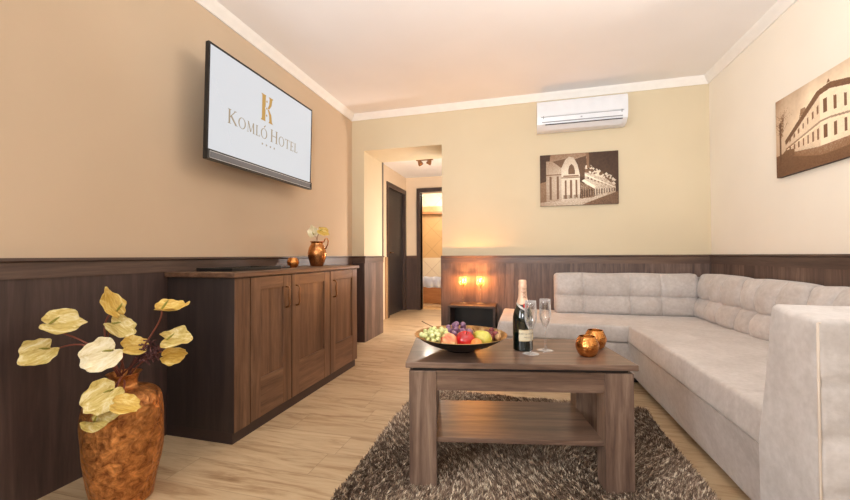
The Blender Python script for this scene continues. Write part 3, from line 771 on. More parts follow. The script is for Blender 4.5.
def anthurium(label, pos, normal, tip, size, base, bend, mat, seed, cup=.3, wave=.2, asp=.8, sp=1.0, group='cream flowers in the copper floor vase', spad=True, srad=.0035):
    t = thing('anthurium_flower', label, 'flower', base, 0, group)
    Z = Vector(normal).normalized(); Y = Vector(tip); Y = (Y-Y.dot(Z)*Z).normalized(); X = Y.cross(Z)
    R = Matrix((X, Y, Z)).transposed().to_4x4(); loc = Vector(pos)-Vector(base)
    s = obj('spathe', spathe_bm(size, cup, wave, seed, asp), mat, t, smooth=True); s.matrix_local = Matrix.Translation(loc) @ R
    if spad:
        bm = bmesh.new(); l = size*.36*sp
        tube(bm, [(0, -.22*size, .005), (0, -.16*size, l*.35), (0, -.08*size, l*.75), (0, -.02*size, l)], [size*.028, size*.036, size*.03, size*.014], 8)
        q = obj('spadix', bm, M['spadix'], t, smooth=True); q.matrix_local = Matrix.Translation(loc) @ R
    a = loc+(R @ Vector((0, -.2*size, -.002)))
    bm = bmesh.new(); tube(bm, bez((0, 0, 0), Vector(bend)-Vector(base), a-Z*.06, a, 14), srad, 7)
    obj('stem', bm, M['stem'], t, smooth=True); return t
# copper floor vase
VP = Vector((-1.622, 1.20, 0))
vs_ = thing('floor_vase', 'large crackled copper floor vase standing by the left wall', 'vase', VP, 0)
pv = smoothprof([(0, 0), (.118, 0), (.134, .025), (.156, .12), (.170, .22), (.174, .31), (.171, .385), (.158, .43), (.125, .458), (.082, .470), (.062, .478), (.058, .495), (.066, .520), (.078, .532)], 3)
pin = [(.074, .531), (.060, .515), (.052, .495), (.055, .475), (.10, .45), (.10, .2), (0, .1)]
pv = [(r*.79, z*.975) for r, z in pv]; pin = [(r*.77, z*.975) for r, z in pin]
bm = L(pv+pin, 56)
rr = random.Random(3)
for v in bm.verts:
    r = math.hypot(v.co.x, v.co.y)
    if r > .088 and v.co.z > .01:
        a = math.atan2(v.co.y, v.co.x); k = 1+.018*math.sin(5*a+v.co.z*18)+.012*math.sin(9*a-v.co.z*31)+.01*math.sin(2*a+1)
        v.co.x *= k; v.co.y *= k
obj('body', bm, M['copper_floor'], vs_, smooth=True)
cam_r = _r0; cam_f = Vector((-math.sin(YAW), math.cos(YAW), 0)); UP = Vector((0, 0, 1))
tocam = lambda p: (EYE-Vector(p)).normalized()
mouth = VP+Vector((0, 0, .50))
def fl(label, px, py, t, size, tip, tilt, mat, seed, bend, **k):
    size *= .80
    """tip = (right, up) on the view plane, tilt = (right, up) lean of the face away from the viewer"""
    p = att(px, py, t); c = tocam(p); rt = c.cross(UP)*-1; rt.normalize(); upv = rt.cross(c)*-1
    if upv.z < 0: upv = -upv
    nrm = c+rt*tilt[0]+upv*tilt[1]; tp = rt*tip[0]+upv*tip[1]
    off = Vector((random.uniform(-.02, .02), random.uniform(-.02, .02), 0))
    return anthurium(label, p, nrm, tp, size, mouth+off, att(*bend), mat, seed, **k)
MP, MC, MG = M['petal'], M['petal_pale'], M['petal_gold']
fl('cream anthurium second from the left, upper of the left pair, over copper vase', 59, 325, 1.50, .162, (1.0, -.15), (.1, .9), MP, 1, (95, 330, 1.52), asp=.85)
fl('yellowish anthurium drooping farthest left over the copper vase', 42, 353, 1.47, .138, (-.9, -.5), (-.3, .5), MP, 2, (90, 320, 1.50), asp=.95)
fl('tall narrow yellow anthurium, topmost above the copper vase', 112, 306, 1.60, .165, (-.55, .75), (.9, .3), MG, 3, (96, 335, 1.60), asp=.62)
fl('cream anthurium just under the topmost one over copper vase', 118, 327, 1.62, .14, (.55, -.5), (.3, .5), MP, 4, (100, 350, 1.60))
fl('large white anthurium with green spadix in the middle of the bouquet', 105, 355, 1.50, .160, (-.8, -.45), (-.2, .3), MC, 5, (130, 365, 1.55), asp=.95, sp=1.1)
fl('small yellow anthurium right behind the large white one', 132, 347, 1.58, .12, (.9, .1), (.3, .5), MG, 6, (125, 360, 1.58), asp=.85, spad=False)
fl('flat yellow anthurium reaching right on a red stem above vase', 169, 310, 1.60, .155, (1, .1), (0, 2.6), MG, 7, (150, 332, 1.60), asp=.8, cup=.4)
fl('cream anthurium at right of bouquet, upper of the right pair', 173, 340, 1.62, .145, (.9, .15), (.2, .8), MP, 8, (140, 355, 1.6), wave=.5)
fl('yellow anthurium at right of bouquet, lower of the right pair', 171, 354, 1.60, .12, (.9, -.1), (.2, -.8), MG, 9, (140, 360, 1.58), spad=False)
fl('big cream anthurium hanging in front of the vase neck', 106, 396, 1.45, .158, (-.65, -.6), (-.2, .3), MP, 10, (120, 372, 1.48), asp=.9)
fl('yellow anthurium lying on the vase shoulder', 122, 406, 1.42, .12, (.8, -.3), (.3, .6), MG, 11, (130, 385, 1.45), spad=False)
fl('curled cream anthurium drooping lowest over the vase side', 101, 423, 1.42, .14, (.65, -.55), (-.4, .9), MP, 12, (105, 385, 1.43), wave=.6, cup=.6)
# dry twigs
rnd = random.Random(11)
for k in range(2):
    c = att(150+6*k, 345+6*k, 1.60); b = mouth+Vector((.01*k, .015, 0))
    t = thing('dried_twig', ['dark purple dried twig in the right of the bouquet, upper one', 'dark purple dried twig in the right of the bouquet, lower one'][k], 'twig', b, 0, 'dried twigs in the copper floor vase')
    bm = bmesh.new(); tube(bm, bez((0, 0, 0), (0, 0, .06), (c-b)*.7+Vector((0, 0, .02)), c-b), .0025, 6); obj('stem', bm, M['dry'], t)
    bm = bmesh.new()
    for i in range(46):
        s = (c-b)*(.55+.55*rnd.random()); d = Vector((rnd.gauss(0, 1), rnd.gauss(0, 1), rnd.gauss(0, 1))).normalized()*rnd.uniform(.015, .04)
        tube(bm, [s, s+d*.6+Vector((0, 0, .004)), s+d], [.0018, .0022, .0035], 5)
    obj('sprigs', bm, M['dry'], t)
# small blooms in the jug
jm = jp+Vector((0, 0, .2))
for (lab, px, py, sz, tip, tl, sd) in (('small cream flower leaning left in the copper jug', 313.5, 233, .10, (-.3, .9), (-.3, .3), 21), ('small cream flower leaning right in the copper jug', 322, 232, .10, (.7, -.4), (.3, .7), 22)):
    p = att(px, py, 3.22); c = tocam(p); rt = Vector((c.y*-1, c.x, 0)).normalized()
    anthurium(lab, p, c+rt*tl[0]+UP*tl[1], rt*tip[0]+UP*tip[1], sz, jm, jm+Vector((0, 0, .05)), MC if sd == 21 else MG, sd, group='cream flowers in the copper jug', srad=.002)

# ---------------------------------------------------------------- rug
def rug():
    t = thing('shaggy_rug', 'shaggy mottled taupe rug under the coffee table', 'rug', (-.02, 2.0, 0))
    x0, x1, y0, y1 = -.75, .745, .95, 2.70
    obj('backing', box(x0+.0, x1-.0, y0-2, y1-2, 0, .012), plain('rug_backing', (96, 80, 66), .9), t)
    rs = np.random.RandomState(4); n = 105000
    px = rs.uniform(x0-.005, x1+.005, n); py = rs.uniform(y0-2-.005, y1-2+.005, n)
    # drop what a pane of view can never see: nothing dropped, rows nearer get shorter strands
    cl = np.sin(px*23+np.sin(py*17)*2)+np.sin(py*29+np.sin(px*19)*2)
    ang = rs.uniform(0, 2*np.pi, n); lean = rs.uniform(.2, 1.0, n)*.016
    flow = .012*np.stack([np.sin(py*6+px*3), np.cos(px*7-py*4)], 1)
    hgt = rs.uniform(.020, .034, n)+.003*cl; wd = rs.uniform(.0014, .0030, n)
    wa = rs.uniform(0, np.pi, n); wx, wy = np.cos(wa)*wd, np.sin(wa)*wd
    bx_, by_ = px, py; mx, my = px+.45*(lean*np.cos(ang)+flow[:, 0]), py+.45*(lean*np.sin(ang)+flow[:, 1])
    tx, ty = px+lean*np.cos(ang)+flow[:, 0], py+lean*np.sin(ang)+flow[:, 1]
    z0 = np.full(n, .010)
    V = np.stack([np.stack([bx_-wx, by_-wy, z0], 1), np.stack([bx_+wx, by_+wy, z0], 1), np.stack([mx-wx, my-wy, hgt*.7], 1), np.stack([mx+wx, my+wy, hgt*.7], 1), np.stack([tx, ty, hgt], 1)], 1).reshape(-1, 3)
    i = np.arange(n)*5
    quads = np.stack([i, i+1, i+3, i+2], 1); tris = np.stack([i+2, i+3, i+4], 1)
    me = bpy.data.meshes.new('pile'); me.vertices.add(n*5); me.vertices.foreach_set('co', V.astype(np.float32).ravel())
    loops = np.concatenate([quads, tris], 1).ravel(); me.loops.add(len(loops)); me.loops.foreach_set('vertex_index', loops.astype(np.int32))
    st = np.stack([np.arange(n)*7, np.arange(n)*7+4], 1).ravel(); me.polygons.add(2*n); me.polygons.foreach_set('loop_start', st.astype(np.int32))
    me.update(calc_edges=True); me.validate()
    a = me.color_attributes.new('Col', 'FLOAT_COLOR', 'POINT')
    pal = np.array([srgb(c) for c in ((116, 96, 82), (150, 128, 110), (192, 170, 148), (238, 222, 198))])
    cn = np.sin(px*97+3*np.sin(py*53))+np.sin(py*103+3*np.sin(px*61+2))+rs.normal(0, 1.2, n); pick = np.digitize(cn, [-.8, .6, 1.6]); c = pal[pick]*rs.uniform(.85, 1.15, (n, 1))
    C4 = np.ones((n, 5, 4), np.float32); C4[:, :, :3] = c[:, None, :]; a.data.foreach_set('color', C4.ravel())
    o = obj('pile', me, M['pile'], t); o['kind'] = 'stuff'
rug()

# ---------------------------------------------------------------- coffee table
ct = thing('coffee_table', 'walnut coffee table with lower shelf and chunky legs on the rug', 'coffee table', (-.076, 1.869, 0), math.radians(11.2))
TZ = .545; hx, hy = .481, .242
obj('tabletop', box(-hx, hx, -hy, hy, TZ-.024, TZ, bev=.003), M['table'], ct)
obj('spacer', box(-hx+.03, hx-.03, -hy+.03, hy-.03, TZ-.038, TZ-.0245), M['dark'], ct)
lw = .117
for sx in (-1, 1):
    for sy in (-1, 1):
        x0, x1 = sorted((sx*(hx-.014), sx*(hx-.014-lw))); y0, y1 = sorted((sy*(hy-.012), sy*(hy-.012-.095)))
        obj('leg', box(x0, x1, y0, y1, .012, TZ-.038, bev=.003), M['table_leg'], ct)
az0, az1 = .423, TZ-.038
obj('apron', box(-hx+.014+lw, hx-.014-lw, -hy+.018, -hy+.038, az0, az1), M['table'], ct)
obj('apron', box(-hx+.014+lw, hx-.014-lw, hy-.038, hy-.018, az0, az1), M['table'], ct)
for s in (-1, 1): 
    xa, xb = sorted((s*(hx-.02), s*(hx-.04))); obj('apron', box(xa, xb, -hy+.107, hy-.107, az0, az1), M['table_leg'], ct)
bm = bmesh.new(); bx(bm, -hx+.014+lw-.003, hx-.014-lw+.003, -hy+.03, hy-.03, .197, .217, .002)
obj('shelf', bm, M['table'], ct)

# ---------------------------------------------------------------- fruit bowl
bc = atz(460.5, 350, TZ)
bo = thing('fruit_bowl', 'wide shallow black bowl with bronze inside on the coffee table', 'bowl', bc, YAW)
BR, BH = .222, .078
outer = [(0, 0), (.062, 0), (.066, .006), (.10, .016), (.15, .036), (.195, .060), (BR, BH)]
inner = [(BR-.004, BH+.001), (.19, .062), (.145, .040), (.10, .022), (.05, .013), (0, .011)]
obj('shell', L(smoothprof(outer, 2), 56), M['bowl_out'], bo, smooth=True)
obj('lining', L(smoothprof([outer[-1]]+inner, 2), 56), M['bronze'], bo, smooth=True)
def bz(r):
    pts = sorted(inner); 
    for (a, za), (b, zb) in zip(pts, pts[1:]):
        if a <= r <= b: return za+(zb-za)*(r-a)/(b-a)
    return BH
def inb(a, b, z): return bc + _r0*a + cam_f*b + Vector((0, 0, z))
def fruit_mat(name, stops, sc=4, rough=.35, coat=.2, axis=None):
    n = N(name); v = n.noise(n.coord(), sc/.05*.3, 3, .5, .4); n.l(n.ramp(v, stops), n.b.inputs['Base Color'])
    n.set(Roughness=rough, Coat_Weight=coat, Coat_Roughness=.15, Subsurface_Weight=.08, Subsurface_Radius=(.01, .006, .004)); return n.m
M['apple'] = fruit_mat('red_apple_skin', [(.3, (150, 8, 18)), (.6, (196, 18, 30)), (.8, (222, 44, 50))], 3, .15, .6)
M['peach'] = fruit_mat('peach_skin', [(.38, (216, 96, 70)), (.5, (234, 150, 110)), (.62, (240, 206, 150))], 2, .6, 0)
M['pear'] = fruit_mat('pear_skin', [(.35, (184, 176, 60)), (.6, (214, 206, 100)), (.8, (150, 160, 50))], 4, .35)
M['orange'] = fruit_mat('orange_skin', [(.3, (214, 120, 50)), (.7, (232, 160, 80))], 6, .5)
M['ggrape'] = fruit_mat('green_grape_skin', [(.3, (200, 206, 130)), (.7, (232, 234, 178))], 4, .25)
M['pgrape'] = fruit_mat('purple_grape_skin', [(.3, (104, 66, 96)), (.6, (150, 112, 140)), (.8, (184, 150, 166))], 4, .35)
M['rgrape'] = fruit_mat('red_grape_skin', [(.3, (96, 34, 40)), (.7, (150, 70, 70))], 4, .3)
M['nut'] = fruit_mat('walnut_shell', [(.3, (150, 110, 70)), (.7, (206, 170, 120))], 14, .7, 0)
M['fstem'] = plain('fruit_stem', (74, 50, 30), .7)
def sphere(r, seg=20, f=None):
    bm = bmesh.new(); bmesh.ops.create_uvsphere(bm, u_segments=seg, v_segments=max(8, seg*2//3), radius=r)
    if f:
        for v in bm.verts: v.co = f(v.co.copy()/r)*r
    return bm
def applef(p):
    a = math.atan2(p.y, p.x); k = 1+.03*math.cos(5*a)*max(0, -p.z); rr_ = math.hypot(p.x, p.y)
    z = p.z*(.92) - .32*math.exp(-(rr_/.28)**2)*(1 if p.z > 0 else -.6)
    w = 1+.06*p.z; return Vector((p.x*k*w, p.y*k*w, z))
def fruit(name, label, pos, r, mat, f, rot=(0, 0, 0), stem=True, stemz=.75):
    t = thing(name, label, 'fruit', pos); t.rotation_euler = rot
    obj('flesh', sphere(r, 28, f), mat, t, smooth=True)
    if stem:
        bm = bmesh.new(); tube(bm, [(0, 0, r*stemz*.8), (r*.05, 0, r*(stemz+.2)), (r*.16, 0, r*(stemz+.5))], r*.04, 6); obj('stem', bm, M['fstem'], t)
    return t
fruit('apple', 'glossy red apple at the front of the fruit bowl', inb(.014, -.085, .066), .046, M['apple'], applef, (.25, .1, 0), True, .5)
fruit('peach', 'pink and cream peach left of the red apple', inb(-.062, -.095, .062), .041, M['peach'], lambda p: Vector((p.x, p.y*(1), p.z*.93))*(1-.07*math.exp(-(p.x/.12)**2)*(p.y < 0)), (.2, 0, .3), False)
def pearf(p):
    z = p.z; k = 1-.33*max(0, z)**1.0-.1*max(0, z)**3; return Vector((p.x*k, p.y*k, z*1.22+.1))
fruit('pear', 'green yellow pear lying right of the red apple', inb(.10, -.065, .066), .040, M['pear'], pearf, (.15, -.85, .25), True, 1.3)
fruit('orange', 'small orange tucked between red apple and pear', inb(.06, -.125, .056), .027, M['orange'], None, (0, 0, 0), False)
def bunch(label, ctr, rad, n, r, mat, seed, twig, name='grape_bunch'):
    t = thing(name, label, 'grapes', inb(*ctr)); rn = random.Random(seed); pts = []
    base = Vector(ctr)
    for _ in range(9000):
        if len(pts) >= n: break
        p = Vector((rn.uniform(-1, 1), rn.uniform(-1, 1), rn.uniform(-1, 1)))
        if p.length > 1: continue
        p = Vector((p.x*rad[0], p.y*rad[1], p.z*rad[2])); q = base+p; rr_ = math.hypot(q.x, q.y)
        if rr_ > .20: continue
        z = bz(rr_+r*.6)+r
        if q.z < z: continue
        if all((p-o).length > r*1.75 for o in pts): pts.append(p)
    src = None
    for p in pts:
        w = _r0*p.x+cam_f*p.y+Vector((0, 0, p.z))
        if src is None: g = src = obj('grape', sphere(r, 14, lambda p: Vector((p.x, p.y, p.z*1.08))), mat, t, smooth=True)
        else: g = src.copy(); COL.objects.link(g); g.parent = t
        g.location = w; s = rn.uniform(.88, 1.1); g.scale = (s, s, s); g.rotation_euler = (rn.random()*3, rn.random()*3, 0)
    if twig:
        bm = bmesh.new(); tube(bm, [_r0*a+cam_f*b+Vector((0, 0, c)) for a, b, c in twig], [.002, .002, .0018, .0025][:len(twig)], 6)
        obj('stem', bm, M['fstem'], t)
bunch('bunch of pale green grapes at the left of the fruit bowl', (-.115, -.035, .065), (.078, .10, .045), 80, .0112, M['ggrape'], 1, [(0, .02, .03), (-.02, .0, .055), (-.045, -.02, .07), (-.07, -.03, .085)])
bunch('bunch of dusky purple grapes behind the red apple', (-.012, .02, .082), (.062, .06, .042), 24, .0145, M['pgrape'], 2, [(0, 0, .0), (.0, .01, .03), (.02, .01, .04)])
bunch('small bunch of dark red grapes at the right of the bowl', (.150, .0, .065), (.032, .07, .03), 15, .0125, M['rgrape'], 3, [(0, 0, 0), (.01, .02, .03)])
wn0 = None
for k, (a, b) in enumerate(((.172, -.045), (.185, .012), (.16, .075), (.12, .12), (.06, .15))):
    lab = ['walnut nearest the front at the right of the fruit bowl', 'walnut at the far right rim of the fruit bowl', 'walnut behind the dark red grapes', 'walnut near the back rim of the bowl, right side', 'walnut at the back rim behind the purple grapes'][k]
    def nf(p): return Vector((p.x, p.y, p.z*1.15))*(1+.05*math.sin(p.x*9)*math.sin(p.y*8+p.z*7))
    o = obj('walnut', sphere(.016, 18, nf), M['nut'], smooth=True, loc=inb(a, b, bz(math.hypot(a, b))+.0165)); tag(o, lab, 'nut', 'walnuts in the fruit bowl')

# ---------------------------------------------------------------- champagne bottle
bp = atz(523, 349.5, TZ)
bt = thing('champagne_bottle', 'dark green champagne bottle with gold foil neck beside the flutes', 'bottle', bp, YAW)
HB = .325; bt.scale = (1.03, 1.03, 1.03)
obj('glass_body', L(smoothprof([(0, .006), (.03, .0), (.044, .003), (.0455, .02), (.0455, .13), (.0445, .155), (.038, .185), (.0265, .215), (.0185, .243), (.0165, .262), (.0165, .30), (0, .302)], 3), 40), M['bottle'], bt, smooth=True)
obj('foil', L(smoothprof([(.0285, .213), (.0215, .240), (.0190, .262), (.0182, .285), (.0190, .290), (.0192, .300), (.0180, .306), (.0182, .318), (.015, .325), (0, .327)], 2), 36), M['foil'], bt, smooth=True)
def arc_patch(bm, r0, z0, z1, a0, a1, n=16, r1=None):
    r1 = r1 or r0; A = [bm.verts.new((r0*math.cos(a0+(a1-a0)*i/n), r0*math.sin(a0+(a1-a0)*i/n), z0)) for i in range(n+1)]
    B = [bm.verts.new((r1*math.cos(a0+(a1-a0)*i/n), r1*math.sin(a0+(a1-a0)*i/n), z1)) for i in range(n+1)]
    for i in range(n): bm.faces.new((A[i], A[i+1], B[i+1], B[i]))
    return bm
fa = -PI/2
fb = fa+.30
lb = obj('label', arc_patch(bmesh.new(), .0462, .048, .100, fb-.95, fb+.95, 22), M['label'], bt)
bm = bmesh.new(); arc_patch(bm, .0464, .0975, .099, fb-.93, fb+.93); arc_patch(bm, .0464, .049, .0505, fb-.93, fb+.93)
lb2 = obj('label_border', bm, M['gold_ink'], lb)
pl = lambda R, z0, a0: (lambda u, v: Vector((R*math.cos(a0+u/R), R*math.sin(a0+u/R), z0+v)))
def caps(txt, h, put_, mat, name, par, sp=.12):
    bm = bmesh.new(); bm2 = bmesh.new(); w = 0; u = 0
    def one(b, ch, u):
        if ch == '&' or ch == 'N' or ch == 'D' or ch == 'C' or ch == 'A' or ch == 'Ë': 
            pass
        return lettering_plus(b, ch, u, 0, h, put_)
    for ch in txt: w += (.3*h if ch == ' ' else one(bm2, ch, 0))+sp*h
    u = -w/2
    for ch in txt: u += (.3*h if ch == ' ' else one(bm, ch, u))+sp*h
    bm2.free(); return obj(name, bm, mat, par)
def lettering_plus(bm, k, ox, oz, h, put_):
    def st(p, q, w=.12):
        d = Vector((q[0]-p[0], q[1]-p[1])); n = Vector((-d.y, d.x)).normalized()*w*h/2
        bm.faces.new([bm.verts.new(put_(ox+a, oz+c)) for a, c in ((p[0]*h-n.x, p[1]*h-n.y), (q[0]*h-n.x, q[1]*h-n.y), (q[0]*h+n.x, q[1]*h+n.y), (p[0]*h+n.x, p[1]*h+n.y))])
    if k == 'Ë':
        lettering(bm, 'E', ox, oz, h, put_)
        st((.18, 1.2), (.18, 1.34)); st((.42, 1.2), (.42, 1.34)); return .64*h
    if k == 'N': st((.12, 0), (.12, 1)); st((.12, 1), (.7, 0), .15); st((.7, 0), (.7, 1)); return .8*h
    if k == 'D':
        st((.12, 0), (.12, 1), .15); pts = [(.12, 1), (.5, .95), (.72, .7), (.72, .3), (.5, .05), (.12, 0)]
        for a, b in zip(pts, pts[1:]): st(a, b)
        return .82*h
    if k == 'C':
        pts = [(.75, .85), (.5, 1), (.2, .85), (.08, .5), (.2, .15), (.5, 0), (.75, .15)]
        for a, b in zip(pts, pts[1:]): st(a, b)
        return .82*h
    if k == 'A': st((.05, 0), (.4, 1), .08); st((.4, 1), (.78, 0), .15); st((.2, .35), (.62, .35), .07); return .82*h
    if k == '&':
        pts = [(.7, 0), (.2, .7), (.35, .98), (.52, .78), (.1, .28), (.3, 0), (.68, .4)]
        for a, b in zip(pts, pts[1:]): st(a, b)
        return .8*h
    return lettering(bm, k, ox, oz, h, put_)
caps('MOËT & CHANDON', .0075, pl(.0466, .078, fb), M['ink'], 'label_text', lb)
bm = bmesh.new(); arc_patch(bm, .0465, .066, .0675, fb-.45, fb+.45); arc_patch(bm, .0465, .059, .060, fb-.3, fb+.3); obj('label_rule', bm, M['ink'], lb)
# vertical letters on foil
fo_ = bt.children[1]
def vert_put(R, zc): return lambda u, v: Vector((R*math.cos(fa+.1-v/R+.35), R*math.sin(fa+.1-v/R+.35), zc+u))
caps('MOËT', .0155, vert_put(.0221, .262), M['foil_ink'], 'foil_lettering', fo_)
# sash crossing and red seal
bm = bmesh.new(); n = 26
for i in range(n):
    pass
def sashz(a): return .197+.022*abs(math.sin((a-fa)/1.0))
def br(z):
    pp = [(.0455, .13), (.0445, .155), (.038, .185), (.0265, .215), (.0185, .243)]
    for (r0, z0), (r1, z1) in zip(pp, pp[1:]):
        if z0 <= z <= z1: return r0+(r1-r0)*(z-z0)/(z1-z0)
    return .0455
prev = None
for i in range(31):
    a = fa+PI*(-1+2*i/30); zc = .192+.018*min(1.4, abs(a-fa)); row = [bm.verts.new(((br(zc+d)+.0016)*math.cos(a), (br(zc+d)+.0016)*math.sin(a), zc+d)) for d in (-.005, .005)]
    if prev: bm.faces.new((prev[0], row[0], row[1], prev[1]))
    prev = row
obj('sash', bm, M['sash'], bt)
bm = bmesh.new(); bmesh.ops.create_cone(bm, segments=24, radius1=.0125, radius2=.011, depth=.003, cap_ends=True)
so = obj('seal', bm, M['seal'], bt, loc=(0.006, -.0345, .208), rot=(math.radians(66), 0, .16))

# ---------------------------------------------------------------- flutes
def flute(pos, label):
    t = thing('champagne_flute', label, 'glass', pos, 0, 'champagne flutes on the coffee table')
    pr = [(0, .0), (.033, .0), (.0335, .0018), (.012, .006), (.0045, .012), (.0036, .05), (.0036, .09), (.006, .105), (.016, .125), (.0255, .15), (.0275, .175), (.026, .21), (.0245, .245)]
    inn = [(.0235, .245), (.025, .21), (.0263, .175), (.0243, .151), (.0145, .127), (.003, .113), (0, .112)]
    obj('bowl_and_stem', L(smoothprof(pr, 2)+inn, 32), M['glass'], t, smooth=True); return t
flute(atz(531, 354, TZ), 'champagne flute nearer the viewer, in front of the bottle')
flute(atz(545.5, 350.5, TZ), 'champagne flute farther from the bottle, behind the other one')
copper_pot(atz(587.3, 355.8, TZ), 'round copper candle holder on the table, nearer the viewer', .050, .088, 'copper candle holders on the table')
copper_pot(atz(595.5, 348.2, TZ), 'round copper candle holder on the table, farther one', .050, .088, 'copper candle holders on the table')

# ---------------------------------------------------------------- side table with lit candle glasses
st = thing('side_table', 'low dark walnut side table with open front against the wainscot', 'side table', (-.53, 3.88, 0))
W2 = .235
obj('top', box(-W2, W2, -.15, .15, .478, .5, bev=.002), M['stand'], st)
for s in (-1, 1): a, b = sorted((s*W2, s*(W2-.022))); obj('side_panel', box(a, b, -.145, .15, 0, .478), M['stand'], st)
obj('back_panel', box(-W2+.022, W2-.022, .135, .15, .03, .478), M['black'], st)
obj('shelf', box(-W2+.022, W2-.022, -.14, .135, .2, .218), M['black'], st)
obj('bottom_panel', box(-W2+.022, W2-.022, -.14, .135, .03, .05), M['stand'], st)
for px, lab in ((463, 'lit candle glass on the side table, left of the two'), (480.5, 'lit candle glass on the side table, right of the two')):
    p = atz(px, 305, .5); p = Vector((p.x*3.93/p.y, 3.93, .5))
    t = thing('candle_glass', lab, 'candle glass', p, 0, 'lit candle glasses on the side table')
    pr = [(0, 0), (.036, 0), (.036, .003), (.01, .008), (.004, .015), (.004, .16), (.012, .175), (.034, .2), (.040, .23), (.036, .275)]
    inn = [(.034, .275), (.038, .23), (.032, .202), (.01, .181), (0, .18)]
    obj('glass', L(smoothprof(pr, 2)+inn, 28), M['amber'], t, smooth=True)
    obj('candle', L([(0, .184), (.014, .186), (.02, .200), (.02, .214), (0, .214)], 20), M['wick'], t)
    obj('flame', L(smoothprof([(0, .216), (.008, .224), (.009, .234), (.004, .250), (0, .264)], 3), 14), M['flame'], t, smooth=True)
    l = bpy.data.lights.new('candle_light', 'POINT'); l.energy = 19; l.color = (1, .42, .12); l.shadow_soft_size = .012
    lo = bpy.data.objects.new('candle_light', l); COL.objects.link(lo); lo.parent = t; lo.location = (0, 0, .245)

# ---------------------------------------------------------------- corner sofa
so = thing('corner_sofa', 'beige velour corner sofa with tufted back along the right wall', 'sofa', (1.2, 3.6, 0))
SO = Vector((1.2, 3.6, 0))
def sp(name, bm, x0, x1, y0, y1, z0, z1, parent=so):
    c = Vector(((x0+x1)/2, (y0+y1)/2, (z0+z1)/2))-SO
    o = obj(name, bm, M['fabric'], parent, smooth=True, loc=c); return o
def rb(x0, x1, y0, y1, z0, z1, r, n, disp=None): return rbox((x1-x0, y1-y0, z1-z0), r, n, disp)
def soft(name, x0, x1, y0, y1, z0, z1, r, n, disp=None): return sp(name, rb(x0, x1, y0, y1, z0, z1, r, n, disp), x0, x1, y0, y1, z0, z1)
# bases (the long front edge runs a touch out of square, wider gap at the corner)
def skew(p, yc): return max(0, 3.15-(p.y+yc))*.024 if p.x < 0 else 0
soft('base', .752, 1.60, 1.40, 4.0, .05, .330, .008, (6, 20, 4), lambda p: p+Vector((wob(p, .002, 9)+skew(p, 2.7)+(.14-p.z)*.16*(p.x < 0), 0, 0)))
soft('base', -.20, .80, 3.225, 4.0, .05, .316, .008, (12, 6, 4), lambda p: p+Vector((0, wob(p, .002, 9), 0)))
obj('plinth', box(.90-1.2, 1.58-1.2, 1.3-3.6, 3.98-3.6, 0, .052), M['dark'], so)
obj('plinth', box(-.16-1.2, .85-1.2, 3.29-3.6, 3.98-3.6, 0, .052), M['dark'], so)
# seats
def seat_d(p): 
    q = p.copy()
    if p.z > 0: q.z += .006*(1-(p.y/1.0)**2 if abs(p.y) < 1 else 0)+wob(p, .0025, 8)
    q.x += .006*math.sin(p.z*20)*(p.x < 0)+wob(p, .002, 11)+skew(p, 2.276); return q
soft('seat_cushion', .745, 1.60, 1.36, 3.190, .334, .462, .017, (10, 24, 3), seat_d)
def seat2(p):
    q = p.copy()
    if p.z > 0: q.z += wob(p, .003, 8)
    q.y += wob(p, .003, 11); q.x += .03*(p.z/.065+1)*.5*max(0, min(1, (-p.x-.75)/.18)); return q
soft('seat_cushion', -.255, 1.60, 3.206, 4.0, .320, .450, .020, (22, 10, 3), seat2)
# tufted back cushions
def tuft(u, w, cols, z, zrows):
    """depth of the stitched grooves at position u (0..1 across) and z (0..1 up)"""
    g = 0
    for c in cols:
        d = abs(u-c)*w; g += .018*math.exp(-(d/.009)**2)+.022*math.exp(-(d/.05)**2)
    for r in zrows:
        d = abs(z-r)*.36; g += .018*math.exp(-(d/.009)**2)+.022*math.exp(-(d/.05)**2)
    for c in cols:
        for r in zrows:
            d = math.hypot((u-c)*w, (z-r)*.36); g += .014*math.exp(-(d/.035)**2)
    return g
def back_cushion(x0, x1, y0, y1, axis, cols, lean=.10, z0=.445, z1=.825, rows=(.45,)):
    W_, D_ = (x1-x0, y1-y0); H_ = z1-z0
    n = (int((x1-x0)/.010), 5, 34) if axis == 'x' else (5, int((y1-y0)/.010), 34)
    def dsp(p):
        q = p.copy(); zz = p.z/H_+.5
        if axis == 'x':
            u = p.x/W_+.5; front = max(0, -p.y/(D_/2))
            puff = .03*(1-(2*u-1)**6)*(1-(2*zz-1)**4)
            q.y += front*(tuft(u, W_, cols, zz, rows)-puff); q.y += lean*zz*1.0*(front*.5+.5)*.8
            q.z += .003*math.sin(p.x*12)*(zz > .8)
        else:
            u = p.y/D_+.5; front = max(0, -p.x/(W_/2))
            puff = .045*(1-abs(2*u-1)**3.5)*(1-(2*zz-1)**4)
            q.x += front*(tuft(u, D_, cols, zz, rows)-puff); q.x += lean*zz*(front*.5+.5)*.8
            q.z += .014*(1-(2*u-1)**4)*max(0, zz-.5)*2-.006*(zz > .8)
        return q
    return soft('back_cushion', x0, x1, y0, y1, z0, z1, .035, n, dsp)
back_cushion(.262, 1.47, 3.80, 3.965, 'x', (.215, .55, .76), .06)
for (a, b, cols) in ((3.21, 3.90, (.34, .62)), (2.555, 3.195, (.33, .68)), (1.94, 2.54, (.33, .68)), (1.345, 1.925, (.4, .75))):
    back_cushion(1.42, 1.575, a, b, 'y', cols, .10)
# frame behind the cushions
soft('back_frame', 1.575, 1.638, 1.30, 4.02, .285, .79, .015, (2, 12, 6))
soft('back_frame', .27, 1.575, 3.975, 4.03, .285, .79, .015, (12, 2, 6))
